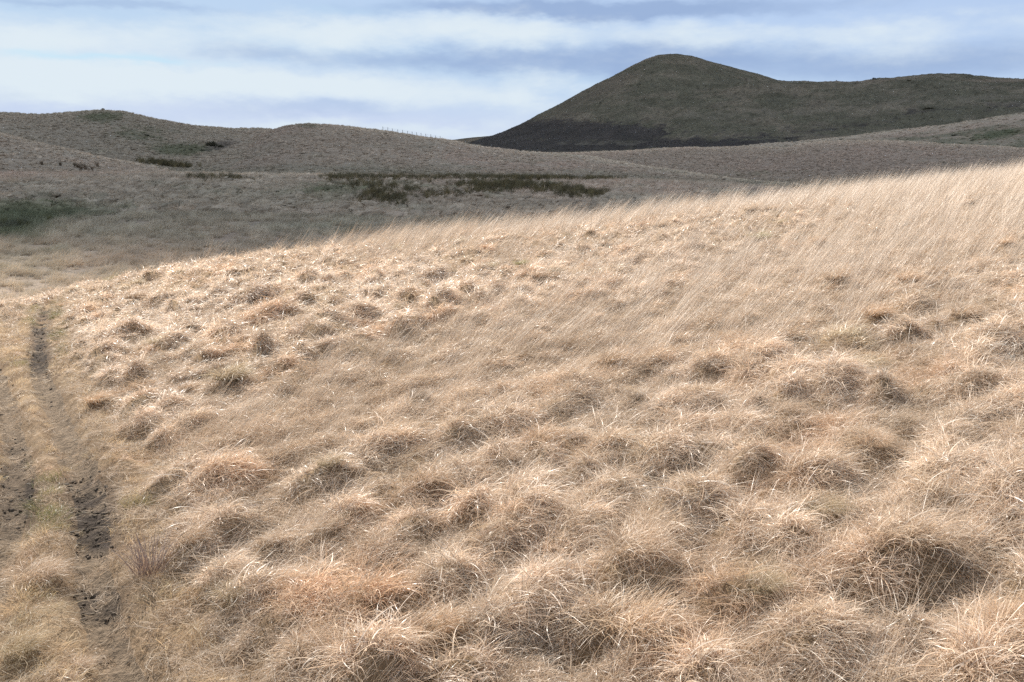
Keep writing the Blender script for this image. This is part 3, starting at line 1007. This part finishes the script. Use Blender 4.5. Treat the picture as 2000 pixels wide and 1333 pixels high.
            c = lerp(c, HEATH, 0.85 * sstep(hb2 + 0.95 * f2 + 0.8 * f3, 0.5, 1.1))
            pl = np.exp(-((v - np.interp(u, [1400, 1600, 1800, 2000], [226, 214, 198, 192])) / 16.0) ** 2)
            c = lerp(c, (0.25, 0.215, 0.165), 0.6 * sstep(pl + 0.9 * f2, 0.6, 1.3))
            c = lerp(c, (0.32, 0.25, 0.19), 0.7 * sstep(np.exp(-((v - 158) / 4.0) ** 2) * (ell(u, v, 1640, 160, 100, 9) + ell(u, v, 1950, 157, 80, 9)), 0.2, 0.8))
        else:
            c = c * np.array((1.1, 1.1, 1.15))
    return np.clip(c, 0.01, 1)


SHEETS = {'valley': (28, 230, 210), 'left_spur': (110, 330, 160), 'left_hill': (145, 520, 220), 'hump_hill': (140, 420, 220), 'mid_hill': (180, 520, 220),
          'right_spur': (245, 700, 180), 'cone_hill': (400, 1100, 260), 'right_ridge': (400, 1000, 240), 'distant_hill': (850, 1800, 80)}
for key, (r0, r1, nr_) in SHEETS.items():
    rd = ridges[key]
    rg = r0 * (r1 / r0) ** np.linspace(0, 1, nr_)
    na = 500
    ag = np.concatenate([np.linspace(-R(58), -R(37), 30)[:-1], np.linspace(-R(37), R(37), na), np.linspace(R(37), R(58), 30)[1:]])
    RR, AA = np.meshgrid(rg, ag, indexing='ij')
    x, y = (RR * np.sin(AA)).ravel(), (RR * np.cos(AA)).ravel()
    z = rd.z(x, y)
    mat = M_hill if key == 'valley' else M_far_hill if key in ('cone_hill', 'right_ridge', 'distant_hill') else M_hill2
    o = mesh_obj(key if key != 'valley' else 'valley_ground', np.stack([x, y, z], 1), grid_faces(len(rg), len(ag)), mat, smooth_=True,
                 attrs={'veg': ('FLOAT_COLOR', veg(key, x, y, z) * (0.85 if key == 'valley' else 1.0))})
    tag(o, kind='structure')

# moor on to the horizon
rg = np.concatenate([[0.0], np.geomspace(30, 9000, 30)])
ag = np.linspace(-math.pi, math.pi, 73)
RR, AA = np.meshgrid(rg, ag, indexing='ij')
x, y = (RR * np.sin(AA)).ravel(), (RR * np.cos(AA)).ravel()
tag(mesh_obj('moorland_ground', np.stack([x, y, -14 - 0.012 * np.hypot(x, y)], 1), grid_faces(len(rg), len(ag)), M_far_hill, smooth_=True,
             attrs={'veg': ('FLOAT_COLOR', np.tile((0.20, 0.17, 0.13), (len(x), 1)))}), kind='structure')

# ------------------------------------------------------------------ the cloud that shades the valley and the hills
CLOUD_H = 900.0
off = sun_dir * (CLOUD_H / sun_dir.z)
nu, nvv = 120, 80
th = np.linspace(0, 2 * np.pi, nu, endpoint=False)
ph = np.linspace(0.02, np.pi - 0.02, nvv)
TH, PH = np.meshgrid(th, ph, indexing='ij')
sx_, sy_, sz_ = np.sin(PH) * np.cos(TH), np.sin(PH) * np.sin(TH), np.cos(PH)
CXX, CYY, RXX, RYY = 40.0, 766.0, 1500.0, 742.0
lump = 1 + 0.10 * fbm(sx_ * 3, sy_ * 3, 1.0, 3) + 0.05 * fbm(sx_ * 9 + sz_, sy_ * 9, 1.0, 3)
sup = (np.abs(np.cos(TH)) ** 3.2 + np.abs(np.sin(TH)) ** 3.2) ** (-1 / 3.2)
vx, vy = RXX * sx_ * sup * (1 + 0.0 * lump), RYY * sy_ * sup
vz = np.where(sz_ > 0, 90 * sz_ ** 2 * (lump + 0.35 * fbm(vx, vy, 0.004, 4)), -14 * sz_ ** 2 * (1 + 0.6 * fbm(vx, vy, 0.006, 3)))
cl = np.stack([vx, vy, vz], -1).reshape(-1, 3)
ii = np.arange(nu * nvv).reshape(nu, nvv)
jj = np.roll(ii, -1, axis=0)
cf = np.stack([ii[:, :-1].ravel(), ii[:, 1:].ravel(), jj[:, 1:].ravel(), jj[:, :-1].ravel()], 1)
mc = bpy.data.materials.new('cloud_vapour')
mc.use_nodes = True
k = NT(mc.node_tree)
o_ = k.n('ShaderNodeOutputMaterial')
df, tl, tp, m1, m2 = k.n('ShaderNodeBsdfDiffuse'), k.n('ShaderNodeBsdfTranslucent'), k.n('ShaderNodeBsdfTransparent'), k.n('ShaderNodeMixShader'), k.n('ShaderNodeMixShader')
df.inputs[0].default_value = tl.inputs[0].default_value = (0.9, 0.9, 0.9, 1)
m1.inputs[0].default_value = 0.0
k.l(df.outputs[0], m1.inputs[1]); k.l(tl.outputs[0], m1.inputs[2])
tco = k.n('ShaderNodeTexCoord')
sp = k.n('ShaderNodeSeparateXYZ')
k.l(tco.outputs['Object'], sp.inputs[0])
ex = k.math('DIVIDE', sp.outputs[0], RXX); ey = k.math('DIVIDE', sp.outputs[1], RYY)
rad = k.math('POWER', k.math('ADD', k.math('POWER', k.math('ABSOLUTE', ex), 3.2), k.math('POWER', k.math('ABSOLUTE', ey), 3.2)), 1 / 3.2)
ns = k.noise(tco.outputs['Object'], 0.012, 4, 0.55)
rad = k.math('ADD', rad, k.math('MULTIPLY_ADD', ns.outputs[0], 0.05, -0.025))
m2_f = k.ramp(rad, 0.950, 0.992)
k.l(m2_f, m2.inputs[0]); k.l(m1.outputs[0], m2.inputs[1]); k.l(tp.outputs[0], m2.inputs[2])
k.l(m2.outputs[0], o_.inputs[0])
cloud = mesh_obj('clouds', cl, cf, mc, smooth_=True)
cloud.location = (CXX + off.x, CYY + off.y, CLOUD_H)
tag(cloud, kind='stuff')


# ------------------------------------------------------------------ scatter: near grass
def sector(n, r0, r1, a=R(41)):
    r = np.sqrt(rng.uniform(r0 * r0, r1 * r1, n))
    t = rng.uniform(-a, a, n)
    return r * np.sin(t), r * np.cos(t)


def near_tint(x, y, u, v):
    big = fbm(x, y, 0.35, 3, off=1)
    mid = fbm(x, y, 1.3, 3, off=12)
    sw = sweep(u, v)
    c = lerp((1.0, 1.0, 1.0), (0.98, 0.85, 0.735), 0.9 * sstep(mid + 0.4 * big, 0.0, 0.6))
    c = lerp(c, (1.04, 1.04, 1.06), 0.7 * sstep(-mid + 0.3 * big, 0.1, 0.6))
    c = lerp(c, (1.03, 1.0, 0.96), 0.8 * sw)
    ol = sstep(fbm(x, y, 0.8, 3, off=21), 0.30, 0.6)
    c = lerp(c, (0.74, 0.76, 0.56), 0.45 * ol * (1 - sw))
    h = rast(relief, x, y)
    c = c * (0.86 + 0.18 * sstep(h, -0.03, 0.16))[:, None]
    fine = fbm(x, y, 4.0, 2, off=80)
    c = c * (1 + 0.16 * fine)[:, None]
    c = c * rng.uniform(0.85, 1.15, len(x))[:, None]
    return c


def wide(r0):
    return R(76) if r0 < 9 else R(56) if r0 < 12 else R(43)


def place(n, r0, r1):
    x, y = sector(n, r0, r1, wide(r0))
    u, v = project(x, y, near_base(x, y))
    return x, y, u, v


def euler(yaw, nx, ny, amt):
    """euler angles: yaw, then tip the up axis toward the slope normal"""
    n = np.stack([-nx * amt, -ny * amt, np.ones_like(nx)], 1)
    n /= np.linalg.norm(n, axis=1)[:, None]
    a, b, c = n.T
    q = 1 / (1 + c)
    A = np.empty((len(a), 3, 3))
    A[:, 0, 0], A[:, 0, 1], A[:, 0, 2] = 1 - a * a * q, -a * b * q, a
    A[:, 1, 0], A[:, 1, 1], A[:, 1, 2] = -a * b * q, 1 - b * b * q, b
    A[:, 2, 0], A[:, 2, 1], A[:, 2, 2] = -a, -b, c
    Z = np.zeros((len(a), 3, 3))
    Z[:, 0, 0] = Z[:, 1, 1] = np.cos(yaw)
    Z[:, 0, 1], Z[:, 1, 0] = -np.sin(yaw), np.sin(yaw)
    Z[:, 2, 2] = 1
    M = A @ Z
    return np.stack([np.arctan2(M[:, 2, 1], M[:, 2, 2]), -np.arcsin(np.clip(M[:, 2, 0], -1, 1)), np.arctan2(M[:, 1, 0], M[:, 0, 0])], 1)


def lean(x, y, wind=1.0, k_=2.2, jit=0.45):
    gx_, gy_ = rast(grad_x, x, y), rast(grad_y, x, y)
    wx, wy = wind * 0.9 - k_ * gx_, wind * 0.28 - k_ * gy_
    yaw = np.arctan2(wy, wx) + rng.normal(size=len(x)) * jit
    return euler(yaw, gx_, gy_, 0.75)


def co_of(x, y, dz=-0.01):
    return np.stack([x, y, near_z(x, y) + dz], 1)


GL = 'dry pale straw moor grass covering the sunlit near hillside'
for (r0, r1, dens, pr) in ((1.0, 7.5, 330, P_leaf), (7.5, 14, 200, P_leaf_mid), (14, 46, 72, P_leaf_far)):
    n = int(wide(r0) * (r1 * r1 - r0 * r0) * dens)
    x, y, u, v = place(n, r0, r1)
    d = rast(rut_d, x, y)
    h = rast(relief, x, y)
    keep = rng.random(n) < 0.05 + 0.95 * sstep(d + 0.07 * fbm(x, y, 1.8, 3, off=90), 0.12, 0.25)
    for (tx, ty, tw_) in tuss_pos:
        keep &= ~((np.hypot(x - tx, y - ty) < tw_ * 0.42) & (rng.random(n) < 0.75))
    for (hx, hy, hw) in holl:
        keep &= ~((np.hypot(x - hx, y - hy) < hw * 0.55) & (rng.random(n) < 0.3))
    x, y, u, v, d, h = (q[keep] for q in (x, y, u, v, d, h))
    scl = rng.uniform(0.5, 1.15, len(x)) * (0.62 + 0.5 * sstep(h, -0.03, 0.16)) * (1 + 0.35 * fbm(x, y, 2.6, 2, off=70)) * (0.35 + 0.65 * sstep(d, 0.2, 0.75))
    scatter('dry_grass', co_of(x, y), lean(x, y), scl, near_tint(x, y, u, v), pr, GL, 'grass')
# litter between the tussocks
for (r0, r1, dens, pr) in ((1.0, 10, 110, P_mat), (10, 28, 34, P_mat_far)):
    n = int(wide(r0) * (r1 * r1 - r0 * r0) * dens)
    x, y, u, v = place(n, r0, r1)
    d = rast(rut_d, x, y)
    keep = rng.random(n) < np.where(d < 0.17, 0.8 - 0.66 * bare(x, y), 0.8)
    x, y, u, v, d = (q[keep] for q in (x, y, u, v, d))
    rot = euler(rng.uniform(0, 6.28, len(x)), rast(grad_x, x, y), rast(grad_y, x, y), 1.0)
    tn = near_tint(x, y, u, v) * np.where(d < 0.25, 1.0, 0.9)[:, None]
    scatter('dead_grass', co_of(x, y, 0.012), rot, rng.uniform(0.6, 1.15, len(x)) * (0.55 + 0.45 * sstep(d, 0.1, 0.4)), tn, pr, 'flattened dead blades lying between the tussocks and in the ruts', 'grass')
# long leaning stems
for (r0, r1, dens, pr) in ((1.0, 8, 30, P_stem), (8, 15, 28, P_stem_mid), (15, 48, 19, P_stem_far)):
    n = int(wide(r0) * (r1 * r1 - r0 * r0) * dens)
    x, y, u, v = place(n, r0, r1)
    d = rast(rut_d, x, y)
    pch = sstep(fbm(x, y, 0.6, 3, off=30), -0.25, 0.45)
    sw = sweep(u, v)
    rr = np.hypot(x, y)
    t_, rc_ = near_params(np.arctan2(x, y))
    brow = np.exp(-((rr - rc_ * 1.15) / (0.45 * rc_)) ** 2) * sstep(u, 450, 800)
    pk = (0.02 + 0.16 * pch ** 2 + 0.8 * sw + 0.6 * brow) * sstep(d, 0.2, 0.6)
    pk = pk * (1 - 0.8 * np.exp(-((u - 400) / 380) ** 2 - ((v - 620) / 110) ** 2))
    keep = rng.random(n) < pk
    x, y, u, v, sw, brow = (q[keep] for q in (x, y, u, v, sw, brow))
    yaw = 0.20 + rng.normal(size=len(x)) * 0.22 + 0.5 * fbm(x, y, 0.45, 3, off=60)
    rot = np.stack([np.zeros(len(x)), rng.normal(size=len(x)) * 0.13, yaw], 1)
    tn = lerp((0.95, 0.90, 0.84), (1.02, 0.99, 0.95), np.clip(sw + brow, 0, 1)) * rng.uniform(0.85, 1.1, len(x))[:, None]
    scatter('long_grass', co_of(x, y), rot, rng.uniform(0.45, 1.12, len(x)) * (1 + 0.35 * brow), tn, pr, 'long fine straw stems bent to the right by the wind', 'grass')
# short greener growth on the track edges
n = 150000
x, y, u, v = place(n, 1.8, 30)
d = rast(rut_d, x, y)
gm = fbm(x, y, 0.8, 3, off=40)
keep = (d < 0.5) & (rng.random(n) < np.maximum(0.9 * np.exp(-((d - 0.25) / 0.075) ** 2) * sstep(gm, -0.45, 0.2), 0.10 * (1 - bare(x, y)) * (d < 0.15)))
x, y, u, v, d, gm = (q[keep] for q in (x, y, u, v, d, gm))
gcol = lerp((0.84, 0.78, 0.64), (0.24, 0.28, 0.14), sstep(gm + 0.5 * bare(x, y), 0.2, 0.7)) * rng.uniform(0.8, 1.2, len(x))[:, None]
scatter('track_grass', co_of(x, y, 0.0), lean(x, y, 0.5, 1.0, 1.0), rng.uniform(0.4, 1.0, len(x)) * (0.55 + 0.45 * sstep(d, 0.08, 0.2)), gcol, P_short, 'short green and straw grass growing along the wheel ruts', 'grass')

# crumbs of soil in the churned stretches
cx_, cy_ = [], []
for rt in ruts:
    q = rt[rng.integers(0, len(rt), 6000)] + rng.normal(size=(6000, 2)) * 0.055
    cx_.append(q[:, 0]); cy_.append(q[:, 1])
x, y = np.concatenate(cx_), np.concatenate(cy_)
keep = (rng.random(len(x)) < 0.02 + 0.28 * bare(x, y)) & (np.hypot(x, y) < 32)
x, y = x[keep], y[keep]
M_crumb = ground_mat('soil_crumbs', 60, 0.01, 0.8)
P_crumb = []
for i in range(4):
    v_, f_, t_, r_ = dome(0.014, 0.011, 5000 + i, 0.1, 0.35, 3, 7)
    o = mesh_obj('soil_crumb', v_, f_, M_crumb, attrs={'veg': ('FLOAT_COLOR', np.tile((0.095, 0.075, 0.058), (len(v_), 1)))})
    C.objects.unlink(o)
    P_crumb.append(o)
scatter('soil_crumbs', co_of(x, y, 0.012), np.stack([rng.normal(size=len(x)) * .4, rng.normal(size=len(x)) * .4, rng.uniform(0, 6.28, len(x))], 1),
        0.3 + 1.0 * rng.random(len(x)) ** 3, np.ones((len(x), 3)), P_crumb, 'dark crumbs of soil in the churned wheel rut', 'soil')

# ------------------------------------------------------------------ scatter: valley and hills
LONG_BED = [(650, 352, 880, 355, 2.2, .34), (860, 351, 1210, 354, 1.6, .46), (690, 362, 800, 372, 5, .06), (890, 362, 960, 370, 4, .06), (960, 364, 1110, 378, 4, .13), (1090, 376, 1168, 384, 4, .08),
            (730, 385, 770, 395, 5, .05), (820, 385, 1000, 372, 6, .08)]
BEDS = LONG_BED + [(375, 352, 480, 352, 2.0, .7), (275, 316, 330, 320, 2, .6), (310, 321, 372, 329, 1.5, .5), (148, 330, 172, 331, 2.0, .6)]
for key, r0, r1, dens, sc0, sc1 in (('valley', 33, 72, 12.0, 0.5, 1.6), ('valley', 72, 150, 3.0, 0.5, 1.8), ('left_spur', 125, 200, 1.3, 0.5, 1.2), ('left_hill', 160, 306, 1.0, 0.5, 1.25),
                                    ('hump_hill', 150, 268, 1.2, 0.5, 1.15), ('mid_hill', 190, 345, 1.0, 0.5, 1.3)):
    rd = ridges[key]
    n = int(R(41) * (r1 * r1 - r0 * r0) * dens)
    x, y = sector(n, r0, r1)
    z = rd.z(x, y)
    u, v = project(x, y, z)
    top = np.full(n, -1e9)
    for kk, (q0, q1, _) in SHEETS.items():
        if kk != key:
            r_ = np.hypot(x, y)
            zz2 = ridges[kk].z(x, y, False)
            top = np.maximum(top, np.where((r_ > q0) & (r_ < q1), zz2, -1e9))
    keep = (z > top - 0.8) & (u > -260) & (u < 2260)
    x, y, z = x[keep], y[keep], z[keep]
    if key in ('valley', 'left_hill', 'left_spur'):
        u, v = project(x, y, z)
        bed = np.zeros(len(x))
        for (u0, v0, u1, v1, ru, wt) in BEDS:
            t = np.clip((u - u0) / (u1 - u0), 0, 1)
            bed = np.maximum(bed, np.exp(-((v - v0 - (v1 - v0) * t) / (ru + 1.0)) ** 2) * (u > u0 - 4) * (u < u1 + 4))
        kp = rng.random(len(x)) > 0.93 * bed
        x, y, z = x[kp], y[kp], z[kp]
    if r1 == 72:
        kp = fbm(x, y, 0.55, 3, off=95) + 0.5 * (rng.random(len(x)) - 0.5) > -0.12
        x, y, z = x[kp], y[kp], z[kp]
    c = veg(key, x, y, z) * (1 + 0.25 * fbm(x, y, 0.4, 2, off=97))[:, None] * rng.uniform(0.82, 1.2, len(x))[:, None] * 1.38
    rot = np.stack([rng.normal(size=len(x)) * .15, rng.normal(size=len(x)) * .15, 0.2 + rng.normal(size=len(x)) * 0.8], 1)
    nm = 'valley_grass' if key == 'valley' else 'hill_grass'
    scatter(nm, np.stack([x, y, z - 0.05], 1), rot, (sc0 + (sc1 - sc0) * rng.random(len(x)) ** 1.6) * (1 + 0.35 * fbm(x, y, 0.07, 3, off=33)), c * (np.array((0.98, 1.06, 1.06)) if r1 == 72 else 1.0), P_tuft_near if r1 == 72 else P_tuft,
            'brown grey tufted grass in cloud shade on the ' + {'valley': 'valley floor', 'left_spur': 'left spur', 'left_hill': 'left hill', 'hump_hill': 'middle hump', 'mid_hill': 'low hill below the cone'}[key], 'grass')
for key, r0, r1, dens, sc0, sc1 in (('right_spur', 300, 470, 0.12, 0.7, 1.5), ('cone_hill', 430, 745, 0.14, 0.35, 1.0), ('right_ridge', 430, 660, 0.14, 0.35, 1.0)):
    rd = ridges[key]
    n = int(R(41) * (r1 * r1 - r0 * r0) * dens)
    x, y = sector(n, r0, r1)
    z = rd.z(x, y)
    u, v = project(x, y, z)
    keep = (u > 820) & (u < 2150)
    x, y, z = x[keep], y[keep], z[keep]
    c = veg(key, x, y, z) * rng.uniform(0.85, 1.5, len(x))[:, None]
    rot = np.stack([rng.normal(size=len(x)) * .15, rng.normal(size=len(x)) * .15, rng.uniform(0, 6.28, len(x))], 1)
    scatter('hill_heather', np.stack([x, y, z - 0.1], 1), rot, rng.uniform(sc0, sc1, len(x)) * np.array(0.8), c, P_heath,
            'low dark heather and rough grass on the ' + {'right_spur': 'right spur', 'cone_hill': 'cone shaped hill', 'right_ridge': 'long right ridge'}[key], 'heather')


# ------------------------------------------------------------------ rush beds
def hit(key, u, v, r0=30, r1=900):
    """ground point of a ridge seen at a pixel"""
    a, e = ray(u, v)
    rs = np.linspace(r0, r1, 1500)
    z = ridges[key].z(rs * math.sin(a), rs * math.cos(a), False)
    el_ = (z - EYE) / rs
    i = int(np.argmax(el_ >= e)) if (el_ >= e).any() else int(np.argmax(el_))
    r = rs[i]
    return r * math.sin(a), r * math.cos(a), float(ridges[key].z(np.array([r * math.sin(a)]), np.array([r * math.cos(a)]))[0])


def rush_bed(key, polys, n, label, col=RUSH, sc=(0.7, 1.25)):
    P = []
    for (u0, v0, u1, v1, ru, wt) in polys:
        m = int(n * wt)
        t = rng.random(m)
        uu = u0 + (u1 - u0) * t
        vv = v0 + (v1 - v0) * t + rng.normal(size=m) * ru
        for a, b in zip(uu, vv):
            P.append(hit(key, a, b, 60, 300))
    P = np.array(P)
    nn = fbm(P[:, 0], P[:, 1], 0.12, 3, off=50)
    P = P[nn > -0.38 + 0.5 * rng.random(len(nn))]
    m = len(P)
    P[:, :2] += rng.normal(size=(m, 2)) * 1.1
    P[:, 2] = ridges[key].z(P[:, 0], P[:, 1]) - 0.05
    c = np.array(col) * rng.uniform(0.7, 1.5, m)[:, None] * lerp((1, 1, 1), (1.5, 1.3, 1.05), rng.random(m))
    rot = np.stack([np.zeros(m), np.zeros(m), rng.uniform(0, 6.28, m)], 1)
    return scatter('rushes', P, rot, rng.uniform(sc[0], sc[1], m) * np.where(rng.random(m) < 0.5, 0.75, 1.0), c, P_rush, label, 'rushes', 'dark rush beds in the valley')


rush_bed('valley', LONG_BED, 3000, 'long dark green bed of rushes across the valley floor in the middle')
rush_bed('valley', [(375, 352, 480, 352, 1.5, .7), (390, 356, 420, 356, 1.5, .2)], 130, 'dark rush strip on the valley lip left of the long bed')
rush_bed('left_hill', [(275, 316, 330, 320, 2, .6), (310, 321, 372, 329, 1.5, .5)], 160, 'slanting dark rush strip at the foot of the left hill', sc=(0.9, 1.5))
rush_bed('left_spur', [(148, 330, 172, 331, 2.0, .6), (100, 326, 210, 327, 1.5, .3)], 26, 'small brown rush clump on the left spur', (0.10, 0.08, 0.06))
rush_bed('valley', [(10, 440, 84, 434, 3.0, 1.0)], 90, 'dark green rush line near the left edge above the sunlit grass', (0.06, 0.065, 0.035), (0.5, 0.9))

# ------------------------------------------------------------------ tussocks as things
def tussock_mesh(i, kind):
    s = 3000 + i * 11
    v, f, t, r = join([
        blades(340, 6, 0.20, (0.20, 0.46), (0.05, 0.85), (1.2, 2.8), None, 0.7, (0.0022, 0.0046), 1.3, 1.2, 0.7, s, wind=0.7),
        blades(260, 6, 0.19, (0.22, 0.50), (0.1, 0.7), (1.1, 2.6), 0.2, 0.8, (0.002, 0.004), 1.3, 1.2, 0.5, s + 1),
        blades(36, 5, 0.12, (0.40, 0.65), (0.2, 0.6), (0.5, 1.1), 0.15, 0.35, (0.0014, 0.0022), 1.5, 0.5, 0.1, s + 2)])
    return v, f, t, r


tm = {}
for i, ((u, v, wpx, kd, lb), (x, y, w)) in enumerate(zip(TUSS, tuss_pos)):
    dist = math.hypot(x, y)
    var = i % 3
    lod = 0 if dist < 7 else 1
    kk = (kd, var, lod)
    if kk not in tm:
        vv, ff, tt_, rr_ = tussock_mesh(var, kd)
        if lod:
            b = vv.reshape(-1, 2, 3)
            mid_ = b.mean(1, keepdims=True)
            vv = (mid_ + (b - mid_) * 2.0).reshape(-1, 3)
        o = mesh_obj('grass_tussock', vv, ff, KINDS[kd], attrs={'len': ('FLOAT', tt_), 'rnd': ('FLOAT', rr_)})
        tm[kk] = o
    else:
        o = tm[kk].copy()
        C.objects.link(o)
    zc = float(near_z(np.array([x]), np.array([y]))[0])
    sc = w / 0.66
    o.location = (x, y, zc - 0.02 * sc)
    o.rotation_euler = (0, 0, r2.uniform(-0.5, 0.5))
    o.scale = (sc * 1.05, sc, min(sc, 1.3) * r2.uniform(0.8, 1.0))
    tag(o, lb, 'tussock', 'larger tussocks on the near hillside')

# the purple brown rush tuft beside the track
M_purple = blade_mat('dead_rush', (0.14, 0.09, 0.08), (0.22, 0.16, 0.145), (0.34, 0.24, 0.18), (0.5, 0.4, 0.32), False, transl=0.15)
x, y = near_hit(292, 1152)
vv, ff, tt_, rr_ = blades(170, 4, 0.08, (0.12, 0.25), (0.05, 0.85), (0.2, 1.1), None, 0.5, (0.0022, 0.0036), 1.2, 0.6, 0.2, 77, taper=0.4)
o = mesh_obj('rush_tuft', vv, ff, M_purple, attrs={'len': ('FLOAT', tt_), 'rnd': ('FLOAT', rr_)})
o.location = (float(x), float(y), float(near_z(np.array([x]), np.array([y]))[0]) + 0.05)
tag(o, 'purple brown spiky dead rush tuft at the edge of the near wheel rut', 'rush tuft')


# ------------------------------------------------------------------ fence on the skyline of the hump
def box(cx, cy, z0, z1, sx, sy, lean_=(0, 0)):
    v = []
    for z, l in ((z0, 0), (z1, 1)):
        for a, b in ((-1, -1), (1, -1), (1, 1), (-1, 1)):
            v.append((cx + a * sx / 2 + l * lean_[0], cy + b * sy / 2 + l * lean_[1], z))
    v.append((cx + lean_[0], cy + lean_[1], z1 + sx * 0.4))
    f = [(0, 1, 5, 4), (1, 2, 6, 5), (2, 3, 7, 6), (3, 0, 4, 7), (3, 2, 1, 0)]
    return v, f, [(4, 5, 8), (5, 6, 8), (6, 7, 8), (7, 4, 8)]


M_wood = bpy.data.materials.new('weathered_wood')
M_wood.use_nodes = True
k = NT(M_wood.node_tree)
o_ = k.n('ShaderNodeOutputMaterial'); b_ = k.n('ShaderNodeBsdfPrincipled')
k.l(b_.outputs[0], o_.inputs[0])
nn = k.noise(k.n('ShaderNodeTexCoord').outputs['Object'], 9, 4)
k.l(k.mix(nn.outputs[0], (0.10, 0.085, 0.07), (0.20, 0.175, 0.15)), b_.inputs['Base Color'])
b_.inputs['Roughness'].default_value = 0.9
M_wire = bpy.data.materials.new('fence_wire')
M_wire.use_nodes = True
M_wire.node_tree.nodes['Principled BSDF'].inputs['Base Color'].default_value = (0.16, 0.155, 0.15, 1)
M_wire.node_tree.nodes['Principled BSDF'].inputs['Roughness'].default_value = 0.7

fence = bpy.data.objects.new('fence', None)
C.objects.link(fence)
tag(fence, 'thin post and wire fence on the skyline of the middle hump', 'fence')
fposts = []
for uu in (748, 757.5, 767, 776.5, 786, 796, 805, 813.5, 822.5, 832, 841.5, 851, 860):
    a, _ = ray(uu, 260.0)
    D = float(np.interp(a, AZ, ridges['hump_hill'].D)) + 1.5
    px_, py_ = D * math.sin(a), D * math.cos(a)
    pz = float(ridges['hump_hill'].z(np.array([px_]), np.array([py_]))[0])
    fposts.append((px_, py_, pz))
fence.location = fposts[0]
for (px_, py_, pz) in fposts:
    hh = r2.uniform(0.9, 1.15)
    vv, f4, f3 = box(0, 0, -0.3, hh, 0.10, 0.10, (r2.uniform(-.08, .08), 0))
    me = bpy.data.meshes.new('post')
    me.from_pydata(vv, [], f4 + f3)
    me.materials.append(M_wood)
    p = bpy.data.objects.new('post', me)
    C.objects.link(p)
    p.parent = fence
    p.location = (px_ - fposts[0][0], py_ - fposts[0][1], pz - fposts[0][2])
for hz in (0.35, 0.65, 0.92):
    vv, ff = [], []
    for (px_, py_, pz) in fposts:
        q = np.array((px_, py_, pz)) - np.array(fposts[0])
        vv += [(q[0], q[1], q[2] + hz - .008), (q[0], q[1] + .012, q[2] + hz + .006), (q[0], q[1] - .012, q[2] + hz + .006)]
    for i in range(len(fposts) - 1):
        for j in range(3):
            ff.append((3 * i + j, 3 * i + (j + 1) % 3, 3 * i + 3 + (j + 1) % 3, 3 * i + 3 + j))
    me = bpy.data.meshes.new('wire')
    me.from_pydata(vv, [], ff)
    me.materials.append(M_wire)
    p = bpy.data.objects.new('wire', me)
    C.objects.link(p)
    p.parent = fence


# ------------------------------------------------------------------ bushes on the hills
M_bush = blade_mat('bush_twigs', (0.055, 0.05, 0.038), (0.08, 0.08, 0.052), (0.11, 0.10, 0.07), (0.15, 0.125, 0.09), False, transl=0.15, gloss=0.1, rough=0.8)


def bush(key, u, v, wpx, hfac, label, seed, group=None):
    x, y, z = hit(key, u, v, 120, 900)
    w = wpx * math.hypot(x, y) / F_PX
    parts = [blades(160, 4, 0.10, (0.25, 0.62), (0.0, 0.9), (0.3, 1.5), None, 0.6, (0.025, 0.05), 1.1, 0.8, 0.5, seed, taper=0.3),
             blades(160, 3, 0.34, (0.10, 0.40), (0.0, 1.3), (0.3, 1.7), None, 1.2, (0.03, 0.07), 1.0, 1.0, 0.8, seed + 1, taper=0.3)]
    vv, ff, tt_, rr_ = join(parts)
    o = mesh_obj('heather_bush', vv, ff, M_bush, attrs={'len': ('FLOAT', tt_), 'rnd': ('FLOAT', rr_)})
    o.location = (x, y, z - 0.1)
    o.scale = (w, w * 0.8, w * hfac)
    tag(o, label, 'bush', group)


G = 'dark bushes dotted over the hills'
bush('left_hill', 413, 286, 26, 0.75, 'dark bush on the green bank between the left hill and the middle hump', 4001, G)
bush('left_hill', 428, 288, 18, 0.6, 'lower dark bush touching the right side of the one on the green bank', 4011, G)
bush('left_hill', 396, 296, 14, 0.45, 'small dark bush at the lower left foot of the green bank', 4021, G)
bush('left_hill', 287, 267, 18, 0.35, 'dark low bush on the right shoulder of the left hill', 4031, G)
bush('right_ridge', 1707, 159, 9, 0.7, 'tiny bush standing on the skyline of the right ridge', 4041, G)
bush('right_ridge', 1775, 160, 8, 0.6, 'tiny dark bush just under the skyline of the right ridge', 4051, G)
bush('right_spur', 1643, 271, 10, 0.5, 'dark bush on the pale spur at the right above the low hill', 4061, G)
bush('right_spur', 1865, 264, 14, 0.45, 'wide dark bush on the spur near the right edge', 4071, G)
bush('right_spur', 1900, 274, 9, 0.5, 'small dark bush below the wide one near the right edge', 4081, G)
bush('right_ridge', 1815, 212, 22, 0.35, 'dark heather clump halfway up the right ridge', 4091, G)

# stone on the left summit
a, _ = ray(202, 216.0)
D = float(np.interp(a, AZ, ridges['left_hill'].D))
x, y = D * math.sin(a), D * math.cos(a)
z = float(ridges['left_hill'].z(np.array([x]), np.array([y]))[0])
import bmesh
bm = bmesh.new()
bmesh.ops.create_icosphere(bm, subdivisions=2, radius=0.5)
for vtx in bm.verts:
    n_ = vtx.co.copy()
    vtx.co *= 1 + 0.22 * math.sin(5.1 * n_.x + 3) * math.cos(4.3 * n_.y) + 0.1 * math.sin(11 * n_.z)
    vtx.co.z *= 0.75
me = bpy.data.meshes.new('summit_stone')
bm.to_mesh(me)
bm.free()
M_stone = M_wood.copy()
M_stone.name = 'grey_stone'
me.materials.append(M_stone)
o = bpy.data.objects.new('summit_stone', me)
C.objects.link(o)
o.location = (x, y, z + 0.25)
tag(o, 'grey stone on the summit of the left hill', 'stone')
